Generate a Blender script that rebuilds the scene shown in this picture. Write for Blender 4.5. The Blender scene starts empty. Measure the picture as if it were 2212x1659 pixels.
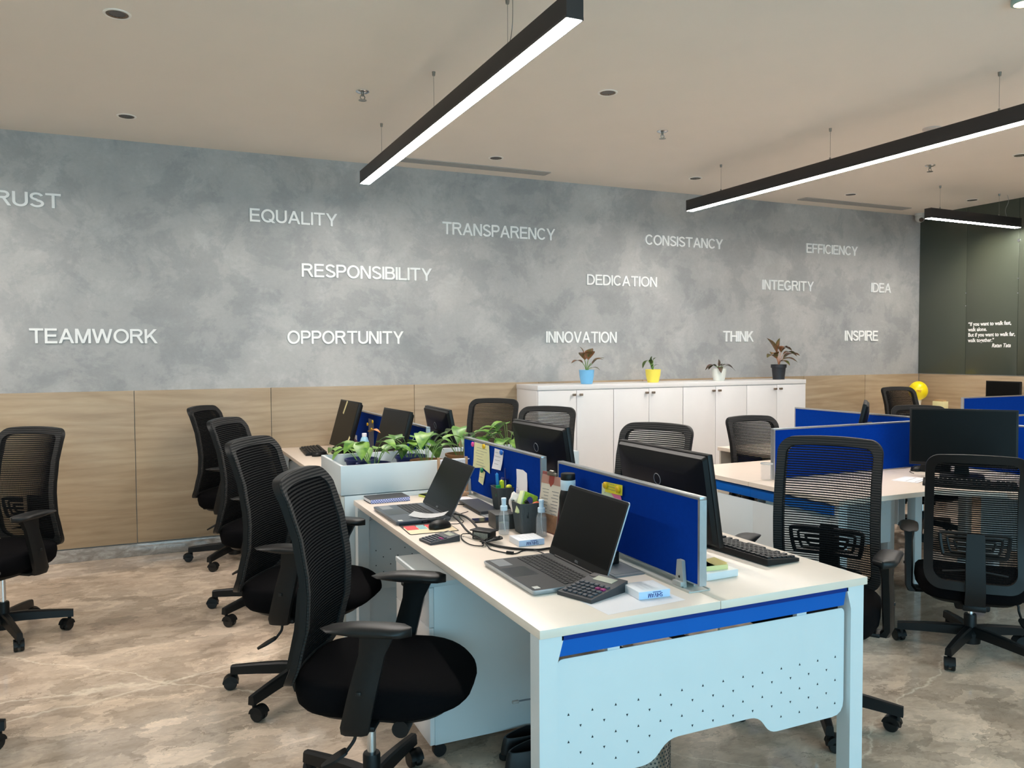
import bpy, bmesh, math, random
from mathutils import Vector, Matrix, Euler
from math import sin, cos, pi, radians
random.seed(7)
SC = bpy.context.scene
COL = SC.collection

# ------------------------------------------------------------------ camera
YAW, PITCH, ROLL, FPX, CAMH = 0.4268, 0.0382, -0.0053, 1730.9, 1.488
cam_data = bpy.data.cameras.new('camera')
cam_data.sensor_fit = 'HORIZONTAL'
cam_data.sensor_width = 36.0
cam_data.lens = FPX / 2212 * 36.0
cam_data.clip_start = 0.05
cam = bpy.data.objects.new('camera', cam_data)
COL.objects.link(cam)
_f = Vector((sin(YAW), cos(YAW), 0)); _r = Vector((cos(YAW), -sin(YAW), 0)); _u = Vector((0, 0, 1))
_f2 = cos(PITCH) * _f - sin(PITCH) * _u; _u2 = cos(PITCH) * _u + sin(PITCH) * _f
_r3 = cos(ROLL) * _r + sin(ROLL) * _u2; _u3 = cos(ROLL) * _u2 - sin(ROLL) * _r
_m = Matrix((( _r3.x, _u3.x, -_f2.x, 0), (_r3.y, _u3.y, -_f2.y, 0), (_r3.z, _u3.z, -_f2.z, CAMH), (0, 0, 0, 1)))
cam.matrix_world = _m
SC.camera = cam

# ------------------------------------------------------------------ world, daylight, exposure
w = bpy.data.worlds.new('world'); SC.world = w; w.use_nodes = True
bg = w.node_tree.nodes['Background']
bg.inputs[0].default_value = (0.55, 0.75, 1.0, 1); bg.inputs[1].default_value = 0.6
SC.view_settings.view_transform = 'Standard'
SC.view_settings.look = 'None'
SC.view_settings.gamma = 1.0
SC.view_settings.use_curve_mapping = False
SC.view_settings.exposure = 0.66
LED_STRENGTH = 62.0

def area(name, loc, rot, sx, sy, energy, color):
    d = bpy.data.lights.new(name, 'AREA'); d.shape = 'RECTANGLE'; d.size = sx; d.size_y = sy
    d.energy = energy; d.color = color
    o = bpy.data.objects.new(name, d); COL.objects.link(o); o.location = loc; o.rotation_euler = rot
    return o
# daylight through the window band behind the photographer
area('window_daylight', (1.4, -2.62, 1.55), (radians(90), 0, 0), 7.4, 2.3, 132, (0.40, 0.82, 1.0))

# ------------------------------------------------------------------ materials
def lin(c):
    out = []
    for v in c:
        v = v / 255.0
        out.append(v / 12.92 if v <= 0.04045 else ((v + 0.055) / 1.055) ** 2.4)
    return (*out, 1.0)
MATS = {}
def mat(name, rgb, rough=0.5, metal=0.0, spec=0.5, var=0.0, vscale=20.0, bump=0.0, bscale=200.0, trans=0.0, emit=0.0, alpha=1.0, coat=0.0, sheen=0.0):
    """plain surface with a little procedural variation of tone and relief"""
    if name in MATS: return MATS[name]
    m = bpy.data.materials.new(name); m.use_nodes = True
    nt = m.node_tree; p = nt.nodes['Principled BSDF']
    c = lin(rgb)
    p.inputs['Base Color'].default_value = c
    p.inputs['Roughness'].default_value = rough
    p.inputs['Metallic'].default_value = metal
    p.inputs['Specular IOR Level'].default_value = spec
    p.inputs['Transmission Weight'].default_value = trans
    p.inputs['Alpha'].default_value = alpha
    p.inputs['Coat Weight'].default_value = coat
    if sheen: p.inputs['Sheen Weight'].default_value = sheen
    if emit:
        p.inputs['Emission Color'].default_value = c; p.inputs['Emission Strength'].default_value = emit
    tc = None
    if var or bump:
        tc = nt.nodes.new('ShaderNodeTexCoord')
    if var:
        n = nt.nodes.new('ShaderNodeTexNoise'); n.inputs['Scale'].default_value = vscale; n.inputs['Detail'].default_value = 4
        r = nt.nodes.new('ShaderNodeValToRGB')
        lo = [max(0, x * (1 - var)) for x in c[:3]]; hi = [min(1, x * (1 + var)) for x in c[:3]]
        r.color_ramp.elements[0].position = 0.3; r.color_ramp.elements[1].position = 0.7
        r.color_ramp.elements[0].color = (*lo, 1); r.color_ramp.elements[1].color = (*hi, 1)
        nt.links.new(tc.outputs['Object'], n.inputs['Vector']); nt.links.new(n.outputs['Fac'], r.inputs['Fac'])
        nt.links.new(r.outputs['Color'], p.inputs['Base Color'])
    if bump:
        n = nt.nodes.new('ShaderNodeTexNoise'); n.inputs['Scale'].default_value = bscale; n.inputs['Detail'].default_value = 2
        b = nt.nodes.new('ShaderNodeBump'); b.inputs['Strength'].default_value = bump; b.inputs['Distance'].default_value = 0.002
        nt.links.new(tc.outputs['Object'], n.inputs['Vector']); nt.links.new(n.outputs['Fac'], b.inputs['Height'])
        nt.links.new(b.outputs['Normal'], p.inputs['Normal'])
    MATS[name] = m
    return m

def nodes_of(name):
    m = bpy.data.materials.new(name); m.use_nodes = True
    MATS[name] = m
    return m, m.node_tree, m.node_tree.nodes['Principled BSDF']
def N(nt, t, **kw):
    n = nt.nodes.new('ShaderNode' + t)
    for k, v in kw.items():
        if k in n.inputs: n.inputs[k].default_value = v
        else: setattr(n, k, v)
    return n
def ramp(nt, stops):
    r = nt.nodes.new('ShaderNodeValToRGB'); e = r.color_ramp.elements
    while len(e) < len(stops): e.new(0.5)
    for i, (p, c) in enumerate(stops): e[i].position = p; e[i].color = c if len(c) == 4 else (*c, 1)
    return r
def mapping(nt, scale=(1, 1, 1), rot=(0, 0, 0), loc=(0, 0, 0)):
    tc = nt.nodes.new('ShaderNodeTexCoord'); mp = nt.nodes.new('ShaderNodeMapping')
    mp.inputs['Scale'].default_value = scale; mp.inputs['Rotation'].default_value = rot; mp.inputs['Location'].default_value = loc
    nt.links.new(tc.outputs['Object'], mp.inputs['Vector'])
    return mp
def mixc(nt, fac, a, b, blend='MIX'):
    n = nt.nodes.new('ShaderNodeMix'); n.data_type = 'RGBA'; n.blend_type = blend
    for s, v in ((0, fac), (6, a), (7, b)):
        if hasattr(v, 'links') or hasattr(v, 'is_linked'): nt.links.new(v, n.inputs[s])
        else: n.inputs[s].default_value = v
    return n.outputs[2]

def make_plaster():
    m, nt, p = nodes_of('grey_plaster')
    mp = mapping(nt, (1, 1, 1.1))
    mpb = mapping(nt, (1, 1, 1.0), (0.2, 0.5, 0.1), (3.1, 1.7, 0.4))
    n1 = N(nt, 'TexNoise', Scale=0.8, Detail=4.0, Roughness=0.55, Distortion=0.2)
    n2 = N(nt, 'TexNoise', Scale=2.3, Detail=9.0, Roughness=0.68, Distortion=0.35)
    n3 = N(nt, 'TexNoise', Scale=3.7, Detail=10.0, Roughness=0.70, Distortion=0.3)
    n4 = N(nt, 'TexNoise', Scale=34.0, Detail=5.0, Roughness=0.65, Distortion=0.3)
    for n in (n1, n2, n4): nt.links.new(mp.outputs[0], n.inputs['Vector'])
    nt.links.new(mpb.outputs[0], n3.inputs['Vector'])
    r1 = ramp(nt, [(0.3, lin((156, 157, 157))), (0.5, lin((175, 174, 172))), (0.7, lin((192, 189, 186)))])
    nt.links.new(n1.outputs['Fac'], r1.inputs['Fac'])
    r2 = ramp(nt, [(0.30, (0.81, 0.82, 0.83)), (0.46, (0.87, 0.88, 0.89)), (0.505, (0.99, 0.99, 0.99)), (0.6, (1.03, 1.03, 1.03)), (0.74, (1.06, 1.06, 1.06))])
    nt.links.new(n2.outputs['Fac'], r2.inputs['Fac'])
    r3 = ramp(nt, [(0.28, (0.88, 0.885, 0.89)), (0.42, (0.97, 0.97, 0.97)), (0.55, (1.0, 1.0, 1.0)), (0.60, (1.07, 1.07, 1.07)), (0.78, (1.16, 1.16, 1.15))])
    nt.links.new(n3.outputs['Fac'], r3.inputs['Fac'])
    r4 = ramp(nt, [(0.3, (0.955, 0.955, 0.955)), (0.7, (1.045, 1.045, 1.045))])
    nt.links.new(n4.outputs['Fac'], r4.inputs['Fac'])
    a = mixc(nt, 1.0, r1.outputs[0], r2.outputs[0], 'MULTIPLY')
    b = mixc(nt, 1.0, a, r3.outputs[0], 'MULTIPLY')
    c = mixc(nt, 1.0, b, r4.outputs[0], 'MULTIPLY')
    nt.links.new(c, p.inputs['Base Color'])
    p.inputs['Roughness'].default_value = 0.6; p.inputs['Specular IOR Level'].default_value = 0.3
    bp = N(nt, 'Bump', Strength=0.10, Distance=0.004); nt.links.new(n3.outputs['Fac'], bp.inputs['Height']); nt.links.new(bp.outputs[0], p.inputs['Normal'])
    return m
def make_wood(name, c0, c1, c2):
    m, nt, p = nodes_of(name)
    mp = mapping(nt, (0.8, 0.8, 6.0))
    n = N(nt, 'TexNoise', Scale=1.6, Detail=5.0, Roughness=0.55, Distortion=1.2)
    nt.links.new(mp.outputs[0], n.inputs['Vector'])
    wv = N(nt, 'TexWave', Scale=0.9, Distortion=14.0, Detail=2.0); wv.bands_direction = 'Z'
    wv.inputs['Detail Scale'].default_value = 0.7
    nt.links.new(mp.outputs[0], wv.inputs['Vector'])
    mp2 = mapping(nt, (6, 6, 220.0))
    f = N(nt, 'TexNoise', Scale=2.0, Detail=3.0)
    nt.links.new(mp2.outputs[0], f.inputs['Vector'])
    r = ramp(nt, [(0.25, c0), (0.5, c1), (0.75, c2)]); nt.links.new(n.outputs['Fac'], r.inputs['Fac'])
    rw = ramp(nt, [(0.0, (0.86, 0.85, 0.83)), (0.35, (1, 1, 1)), (1.0, (1.03, 1.03, 1.02))]); nt.links.new(wv.outputs['Fac'], rw.inputs['Fac'])
    rf = ramp(nt, [(0.3, (0.94, 0.93, 0.92)), (0.7, (1.05, 1.05, 1.05))]); nt.links.new(f.outputs['Fac'], rf.inputs['Fac'])
    a = mixc(nt, 0.55, r.outputs[0], rw.outputs[0], 'MULTIPLY'); b = mixc(nt, 1.0, a, rf.outputs[0], 'MULTIPLY')
    nt.links.new(b, p.inputs['Base Color']); p.inputs['Roughness'].default_value = 0.42
    return m
def make_marble():
    m, nt, p = nodes_of('brown_marble')
    mp = mapping(nt, (1.0, 1.55, 1.0), (0, 0, radians(20)))
    big = N(nt, 'TexNoise', Scale=1.3, Detail=5.0, Roughness=0.6, Distortion=0.5)
    med = N(nt, 'TexNoise', Scale=4.5, Detail=10.0, Roughness=0.72, Distortion=0.7)
    fin = N(nt, 'TexNoise', Scale=15.0, Detail=8.0, Roughness=0.7, Distortion=1.0)
    wob = N(nt, 'TexNoise', Scale=3.2, Detail=6.0, Roughness=0.65)
    for n in (big, med, fin, wob): nt.links.new(mp.outputs[0], n.inputs['Vector'])
    r = ramp(nt, [(0.28, lin((172, 153, 137))), (0.45, lin((198, 179, 161))), (0.6, lin((211, 192, 174))), (0.75, lin((222, 205, 188)))])
    nt.links.new(big.outputs['Fac'], r.inputs['Fac'])
    rm = ramp(nt, [(0.28, (0.74, 0.72, 0.70)), (0.43, (0.90, 0.89, 0.88)), (0.5, (0.97, 0.97, 0.97)), (0.60, (1.02, 1.02, 1.02)), (0.66, (1.13, 1.12, 1.11)), (0.8, (1.18, 1.17, 1.16))])
    nt.links.new(med.outputs['Fac'], rm.inputs['Fac'])
    rf = ramp(nt, [(0.25, (0.66, 0.65, 0.64)), (0.44, (0.96, 0.96, 0.96)), (0.60, (1.04, 1.04, 1.03)), (0.72, (1.4, 1.38, 1.36))])
    nt.links.new(fin.outputs['Fac'], rf.inputs['Fac'])
    c = mixc(nt, 1.0, r.outputs[0], rm.outputs[0], 'MULTIPLY')
    c = mixc(nt, 0.85, c, rf.outputs[0], 'MULTIPLY')
    warp = mixc(nt, 0.34, mp.outputs[0], wob.outputs['Color'])
    for sc, k in ((3.6, 0.9), (11.0, 0.9)):
        v1 = N(nt, 'TexVoronoi', Scale=sc); nt.links.new(warp, v1.inputs['Vector'])
        bw = nt.nodes.new('ShaderNodeRGBToBW'); nt.links.new(v1.outputs['Color'], bw.inputs[0])
        sep = ramp(nt, [(0.1, (0.76, 0.755, 0.75)), (0.9, (1.22, 1.22, 1.21))]); nt.links.new(bw.outputs[0], sep.inputs['Fac'])
        c = mixc(nt, k, c, sep.outputs[0], 'MULTIPLY')
    v2 = N(nt, 'TexVoronoi', Scale=11.0); v2.feature = 'DISTANCE_TO_EDGE'; nt.links.new(warp, v2.inputs['Vector'])
    dk = ramp(nt, [(0.0, (0.75, 0.75, 0.75)), (0.016, (0, 0, 0))]); nt.links.new(v2.outputs['Distance'], dk.inputs['Fac'])
    gate = ramp(nt, [(0.46, (0, 0, 0)), (0.58, (1, 1, 1))]); nt.links.new(wob.outputs['Fac'], gate.inputs['Fac'])
    c = mixc(nt, mixc(nt, 1.0, dk.outputs[0], gate.outputs[0], 'MULTIPLY'), c, lin((118, 102, 88)))
    # pale calcite veins that run nearly straight across the slabs
    tc = nt.nodes.new('ShaderNodeTexCoord'); sx = nt.nodes.new('ShaderNodeSeparateXYZ'); nt.links.new(tc.outputs['Object'], sx.inputs[0])
    wn = N(nt, 'TexNoise', Scale=2.4, Detail=6.0, Roughness=0.6); nt.links.new(tc.outputs['Object'], wn.inputs['Vector'])
    for k, cst, wid in ((-0.28, -3.93, 0.016), (0.05, -3.97, 0.013), (0.9, -4.0, 0.012), (0.62, 0.35, 0.012), (-0.4, -1.2, 0.010)):
        a1 = N(nt, 'Math', operation='MULTIPLY'); a1.inputs[1].default_value = k; nt.links.new(sx.outputs[0], a1.inputs[0])
        a2 = N(nt, 'Math', operation='ADD'); nt.links.new(sx.outputs[1], a2.inputs[0]); nt.links.new(a1.outputs[0], a2.inputs[1])
        a3 = N(nt, 'Math', operation='MULTIPLY_ADD'); nt.links.new(wn.outputs['Fac'], a3.inputs[0]); a3.inputs[1].default_value = 0.34; nt.links.new(a2.outputs[0], a3.inputs[2])
        a4 = N(nt, 'Math', operation='ADD'); nt.links.new(a3.outputs[0], a4.inputs[0]); a4.inputs[1].default_value = cst - 0.17
        a5 = N(nt, 'Math', operation='ABSOLUTE'); nt.links.new(a4.outputs[0], a5.inputs[0])
        vr = ramp(nt, [(0.0, (0.9, 0.9, 0.9)), (wid, (0, 0, 0))]); nt.links.new(a5.outputs[0], vr.inputs['Fac'])
        mv = mixc(nt, 1.0, vr.outputs[0], med.outputs['Fac'], 'MULTIPLY')
        c = mixc(nt, mv, c, lin((248, 236, 216)))
    nt.links.new(c, p.inputs['Base Color'])
    p.inputs['Roughness'].default_value = 0.09; p.inputs['Specular IOR Level'].default_value = 0.5
    return m
def make_glasspanel():
    m, nt, p = nodes_of('green_back_painted_glass')
    mp = mapping(nt)
    n = N(nt, 'TexNoise', Scale=0.6, Detail=2.0); nt.links.new(mp.outputs[0], n.inputs['Vector'])
    r = ramp(nt, [(0.3, lin((66, 73, 63))), (0.7, lin((74, 80, 70)))]); nt.links.new(n.outputs['Fac'], r.inputs['Fac'])
    nt.links.new(r.outputs[0], p.inputs['Base Color']); p.inputs['Roughness'].default_value = 0.22; p.inputs['Coat Weight'].default_value = 0.3
    p.inputs['Coat Roughness'].default_value = 0.05
    return m
def make_chair_mesh():
    """knitted mesh: dense black rows with see-through gaps between them"""
    m, nt, p = nodes_of('black_knit_mesh')
    tc = nt.nodes.new('ShaderNodeTexCoord'); s = nt.nodes.new('ShaderNodeSeparateXYZ'); nt.links.new(tc.outputs['Object'], s.inputs[0])
    mu = N(nt, 'Math', operation='MULTIPLY'); mu.inputs[1].default_value = 1 / 0.0102
    nt.links.new(s.outputs[2], mu.inputs[0])
    fr = N(nt, 'Math', operation='FRACT'); nt.links.new(mu.outputs[0], fr.inputs[0])
    r = ramp(nt, [(0.0, (1, 1, 1)), (0.48, (1, 1, 1)), (0.54, (0.12, 0.12, 0.12)), (0.94, (0.12, 0.12, 0.12))])
    e = r.color_ramp.elements.new(1.0); e.color = (1, 1, 1, 1)
    nt.links.new(fr.outputs[0], r.inputs['Fac'])
    nt.links.new(r.outputs[0], p.inputs['Alpha'])
    p.inputs['Base Color'].default_value = lin((15, 15, 16)); p.inputs['Roughness'].default_value = 0.85; p.inputs['Specular IOR Level'].default_value = 0.2
    b = N(nt, 'Bump', Strength=0.6, Distance=0.003); nt.links.new(r.outputs[0], b.inputs['Height']); nt.links.new(b.outputs[0], p.inputs['Normal'])
    return m
def make_fabric_band():
    m, nt, p = nodes_of('black_ribbed_fabric')
    tc = nt.nodes.new('ShaderNodeTexCoord'); s = nt.nodes.new('ShaderNodeSeparateXYZ'); nt.links.new(tc.outputs['Object'], s.inputs[0])
    mu = N(nt, 'Math', operation='MULTIPLY'); mu.inputs[1].default_value = 2 * pi / 0.0102; nt.links.new(s.outputs[2], mu.inputs[0])
    sn = N(nt, 'Math', operation='SINE'); nt.links.new(mu.outputs[0], sn.inputs[0])
    r = ramp(nt, [(0.0, lin((12, 12, 13))), (1.0, lin((27, 26, 25)))]); nt.links.new(sn.outputs[0], r.inputs['Fac'])
    nt.links.new(r.outputs[0], p.inputs['Base Color']); p.inputs['Roughness'].default_value = 0.75
    b = N(nt, 'Bump', Strength=0.5, Distance=0.002); nt.links.new(sn.outputs[0], b.inputs['Height']); nt.links.new(b.outputs[0], p.inputs['Normal'])
    return m
def make_leafmat(name, a, b, s=18):
    m, nt, p = nodes_of(name)
    mp = mapping(nt)
    n = N(nt, 'TexNoise', Scale=float(s), Detail=3.0, Distortion=0.6); nt.links.new(mp.outputs[0], n.inputs['Vector'])
    r = ramp(nt, [(0.35, lin(a)), (0.66, lin(b))]); nt.links.new(n.outputs['Fac'], r.inputs['Fac'])
    nt.links.new(r.outputs[0], p.inputs['Base Color']); p.inputs['Roughness'].default_value = 0.4
    p.inputs['Subsurface Weight'].default_value = 0.0
    return m

PLASTER = make_plaster()
WOOD = make_wood('oak_panel', lin((152, 130, 104)), lin((167, 146, 119)), lin((178, 159, 132)))
MARBLE = make_marble()
GLASSP = make_glasspanel()
KNIT = make_chair_mesh()
BAND = make_fabric_band()
CEIL = mat('ceiling_paint', (236, 226, 214), 0.85, var=0.01, vscale=3)
WHITEWALL = mat('white_wall_paint', (214, 210, 204), 0.85, var=0.02, vscale=3)
SKIRT = None
def make_skirt():
    m, nt, p = nodes_of('grey_marble_skirting')
    mp = mapping(nt, (2.2, 2.2, 5))
    n = N(nt, 'TexNoise', Scale=3.0, Detail=7.0, Roughness=0.7, Distortion=1.5); nt.links.new(mp.outputs[0], n.inputs['Vector'])
    r = ramp(nt, [(0.3, lin((118, 112, 106))), (0.5, lin((150, 144, 138))), (0.7, lin((186, 182, 176)))]); nt.links.new(n.outputs['Fac'], r.inputs['Fac'])
    nt.links.new(r.outputs[0], p.inputs['Base Color']); p.inputs['Roughness'].default_value = 0.12
    return m
SKIRT = make_skirt()
WHITE_LAM = mat('white_laminate', (228, 225, 224), 0.35, var=0.015, vscale=6)
CREAM_TOP = mat('cream_desktop_laminate', (233, 217, 202), 0.33, var=0.02, vscale=9)
WHITE_METAL = mat('white_powder_coat', (214, 220, 222), 0.38, var=0.012, vscale=8)
BLUE_METAL = mat('blue_powder_coat', (0, 90, 178), 0.5, var=0.02, vscale=8, spec=0.2)
BLUE_FABRIC = mat('blue_screen_fabric', (2, 51, 144), 0.9, var=0.05, vscale=60, bump=0.2, bscale=900, spec=0.05)
ALU = mat('brushed_aluminium', (178, 182, 186), 0.32, metal=0.85, var=0.04, vscale=50)
SATIN = mat('satin_grey_casting', (172, 172, 168), 0.4, metal=0.2, var=0.03)
STEEL = mat('brushed_steel', (150, 146, 138), 0.28, metal=0.95, var=0.05, vscale=40)
CHROME = mat('chrome', (226, 229, 232), 0.24, metal=1.0, var=0.02)
BLACK_PL = mat('black_plastic', (15, 16, 17), 0.45, spec=0.3, var=0.08, vscale=50, bump=0.1, bscale=700)
BLACK_PU = mat('black_armrest_rubber', (22, 22, 22), 0.45, spec=0.35, var=0.08, vscale=30)
BLACK_FAB = mat('black_seat_fabric', (12, 11, 13), 0.95, var=0.12, vscale=160, bump=0.35, bscale=1100, spec=0.06)
BLACK_MON = mat('black_monitor_shell', (10, 11, 12), 0.45, spec=0.3, var=0.06, vscale=30)
SCREEN = mat('dark_switched_off_screen', (15, 16, 16), 0.30, var=0.03, vscale=4, spec=0.12)
DARKGREY = mat('dark_grey_plastic', (62, 66, 68), 0.45, var=0.05, vscale=40)
GREY_PL = mat('grey_plastic', (128, 131, 134), 0.4, var=0.03)
GREY_METAL = mat('slate_grey_laptop', (84, 90, 98), 0.36, metal=0.4, var=0.03)
KEYCAP = mat('black_keycap', (26, 27, 29), 0.5, var=0.06, vscale=80)
LED = None
def make_led(name, col, s):
    m, nt, p = nodes_of(name)
    p.inputs['Base Color'].default_value = (0.9, 0.9, 0.9, 1); p.inputs['Emission Color'].default_value = (*col, 1); p.inputs['Emission Strength'].default_value = s
    return m
LED = make_led('warm_white_led_diffuser', (1.0, 0.93, 0.865), LED_STRENGTH)
PENDANT_BLACK = mat('matt_dark_brown_black_aluminium', (44, 39, 38), 0.5, var=0.04)
LETTER = mat('satin_white_acrylic', (240, 240, 238), 0.7, var=0.01, spec=0.1)
PAPER_W = mat('white_paper', (228, 226, 230), 0.7, var=0.01)
PAPER_Y = mat('pale_yellow_paper', (222, 222, 172), 0.7, var=0.02)
PAPER_LIME = mat('lime_sticky_paper', (205, 214, 110), 0.7, var=0.03)
INK = mat('dark_ink', (112, 114, 118), 0.7, var=0.05)
INK_BLUE = mat('blue_print', (16, 36, 120), 0.6, var=0.03)
SOIL = mat('potting_soil', (58, 42, 30), 0.95, var=0.3, vscale=60, bump=0.6, bscale=120)
BLUE_POT = mat('navy_blue_pot', (24, 36, 92), 0.4, var=0.04)
TERRA = mat('terracotta_pot', (150, 104, 66), 0.7, var=0.06)
POTHOS = make_leafmat('green_pothos_leaf', (58, 106, 34), (124, 160, 66), 22)
POTHOS2 = make_leafmat('deep_green_pothos_leaf', (44, 90, 32), (98, 138, 56), 22)
STEM = mat('green_stem', (112, 150, 70), 0.5, var=0.1)
STEM_PINK = mat('pink_stem', (196, 138, 104), 0.5, var=0.1)
AGLA = make_leafmat('red_green_leaf', (74, 92, 40), (160, 100, 74), 20)
AGLA_O = make_leafmat('copper_leaf', (120, 66, 32), (150, 96, 46), 20)
DARKLEAF = make_leafmat('dark_green_leaf', (44, 60, 26), (84, 104, 50), 26)
PURPLE = make_leafmat('purple_green_leaf', (56, 66, 36), (92, 58, 56), 26)

# ------------------------------------------------------------------ mesh helpers
def BM(): return bmesh.new()
def xf(bm, vs, M):
    if M is not None: bmesh.ops.transform(bm, matrix=M, verts=vs)
def box(bm, c, s, bev=0.0, M=None, seg=2):
    r = bmesh.ops.create_cube(bm, size=1.0); vs = r['verts']
    bmesh.ops.transform(bm, matrix=Matrix.Translation(c) @ Matrix.Diagonal((*s, 1)), verts=vs)
    if bev > 0:
        es = list({e for v in vs for e in v.link_edges})
        b = bmesh.ops.bevel(bm, geom=es, offset=min(bev, min(s) * 0.49), segments=seg, profile=0.5, affect='EDGES')
        vs = list({v for f in b['faces'] for v in f.verts} | {v for v in vs if v.is_valid})
    if M is not None: bmesh.ops.transform(bm, matrix=M, verts=vs)
    return vs
def bx(bm, x0, x1, y0, y1, z0, z1, bev=0.0, M=None):
    return box(bm, ((x0 + x1) / 2, (y0 + y1) / 2, (z0 + z1) / 2), (abs(x1 - x0), abs(y1 - y0), abs(z1 - z0)), bev, M)
def loft(bm, rings, cap0=True, cap1=True, closed=True):
    vr = [[bm.verts.new(p) for p in r] for r in rings]
    n = len(vr[0])
    for a, b in zip(vr, vr[1:]):
        for i in range(n if closed else n - 1):
            j = (i + 1) % n
            bm.faces.new((a[i], a[j], b[j], b[i]))
    if cap0 and n > 2: bm.faces.new(list(reversed(vr[0])))
    if cap1 and n > 2: bm.faces.new(vr[-1])
    return [v for r in vr for v in r]
def ring(c, u, v, ru, rv=None, n=16, ph=0.0):
    rv = ru if rv is None else rv
    return [Vector(c) + Vector(u) * (ru * cos(ph + 2 * pi * i / n)) + Vector(v) * (rv * sin(ph + 2 * pi * i / n)) for i in range(n)]
def frame_of(d):
    d = Vector(d).normalized(); a = Vector((0, 0, 1)) if abs(d.z) < 0.9 else Vector((1, 0, 0))
    u = d.cross(a).normalized(); v = d.cross(u).normalized()
    return u, v
def cyl(bm, p0, p1, r0, r1=None, n=16, cap=True):
    r1 = r0 if r1 is None else r1
    u, v = frame_of(Vector(p1) - Vector(p0))
    return loft(bm, [ring(p0, u, v, r0, n=n), ring(p1, u, v, r1, n=n)], cap, cap)
def lathe(bm, prof, c=(0, 0, 0), n=24, cap0=True, cap1=True):
    c = Vector(c)
    rings = [ring(c + Vector((0, 0, z)), (1, 0, 0), (0, 1, 0), max(r, 1e-4), n=n) for r, z in prof]
    return loft(bm, rings, cap0, cap1)
def smooth_path(pts, k=5):
    P = [Vector(p) for p in pts]
    if len(P) < 3 or k < 2: return P
    out = []
    for i in range(len(P) - 1):
        p0 = P[max(i - 1, 0)]; p1 = P[i]; p2 = P[i + 1]; p3 = P[min(i + 2, len(P) - 1)]
        for j in range(k):
            t = j / k
            out.append(0.5 * ((2 * p1) + (p2 - p0) * t + (2 * p0 - 5 * p1 + 4 * p2 - p3) * t * t + (3 * p1 - p0 - 3 * p2 + p3) * t ** 3))
    out.append(P[-1]); return out
def tube(bm, pts, r, n=8, k=5):
    P = smooth_path(pts, k)
    rings = []; u = None
    for i, p in enumerate(P):
        d = (P[min(i + 1, len(P) - 1)] - P[max(i - 1, 0)])
        if d.length < 1e-7: d = Vector((0, 0, 1))
        d.normalize()
        if u is None: u, v = frame_of(d)
        else:
            u = (u - d * u.dot(d))
            if u.length < 1e-6: u, v = frame_of(d)
            u.normalize(); v = d.cross(u)
        rr = r(i / (len(P) - 1)) if callable(r) else r
        rings.append(ring(p, u, v, rr, n=n))
    return loft(bm, rings)
def prism(bm, poly, z0, z1, M=None):
    vs = loft(bm, [[Vector((x, y, z0)) for x, y in poly], [Vector((x, y, z1)) for x, y in poly]])
    if M is not None: bmesh.ops.transform(bm, matrix=M, verts=vs)
    return vs
def rrect(x0, x1, y0, y1, r, n=5):
    pts = []
    for cx, cy, a in ((x1 - r, y1 - r, 0), (x0 + r, y1 - r, 90), (x0 + r, y0 + r, 180), (x1 - r, y0 + r, 270)):
        for i in range(n + 1):
            t = radians(a + 90 * i / n); pts.append((cx + r * cos(t), cy + r * sin(t)))
    return pts
def round_poly(pts, r, n=4):
    """rounded corners on a polygon"""
    out = []; m = len(pts)
    for i in range(m):
        p = Vector(pts[i]); a = Vector(pts[i - 1]); b = Vector(pts[(i + 1) % m])
        rr = r[i] if isinstance(r, (list, tuple)) else r
        da = (a - p); db = (b - p); k = min(rr, da.length * 0.45, db.length * 0.45)
        A = p + da.normalized() * k; B = p + db.normalized() * k
        for j in range(n + 1):
            t = j / n; q = A * (1 - t) ** 2 + p * 2 * t * (1 - t) + B * t * t
            out.append((q.x, q.y))
    return out
XZ = Matrix(((1, 0, 0, 0), (0, 0, -1, 0), (0, 1, 0, 0), (0, 0, 0, 1)))     # polygon (x,y) -> (x, ., z), extrude along -y
YZ = Matrix(((0, 0, 1, 0), (1, 0, 0, 0), (0, 1, 0, 0), (0, 0, 0, 1)))      # polygon (x,y) -> (., y, z), extrude along +x

def finish(bm, name, m, parent=None, sharp=38):
    bmesh.ops.recalc_face_normals(bm, faces=bm.faces)
    me = bpy.data.meshes.new(name); bm.to_mesh(me); bm.free()
    for f in me.polygons: f.use_smooth = True
    me.set_sharp_from_angle(angle=radians(sharp))
    me.materials.append(m)
    o = bpy.data.objects.new(name, me); COL.objects.link(o)
    if parent is not None: o.parent = parent
    return o
def tag(o, label, cat, group=None):
    o['label'] = label; o['category'] = cat
    if group: o['group'] = group
    return o
def thing(name, label, cat, loc=(0, 0, 0), deg=0.0, group=None):
    o = bpy.data.objects.new(name, None); COL.objects.link(o); o.empty_display_size = 0.1
    o.location = loc; o.rotation_euler = (0, 0, radians(deg))
    return tag(o, label, cat, group)
def single(name, bm, m, label, cat, loc=(0, 0, 0), deg=0.0, group=None, sharp=38):
    o = finish(bm, name, m, None, sharp); o.location = loc; o.rotation_euler = (0, 0, radians(deg))
    return tag(o, label, cat, group)
def struct(name, bm, m, parent=None):
    o = finish(bm, name, m, parent); o['kind'] = 'structure'; return o
KIDS = {}
def copy_thing(o, loc, deg, label, group=None, parent=None):
    c = o.copy(); COL.objects.link(c)
    if parent is None:
        c.location = loc; c.rotation_euler = (0, 0, radians(deg)); c['label'] = label
        if group: c['group'] = group
    else:
        c.parent = parent
    for ch in o.children: copy_thing(ch, None, None, None, None, c)
    return c
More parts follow.
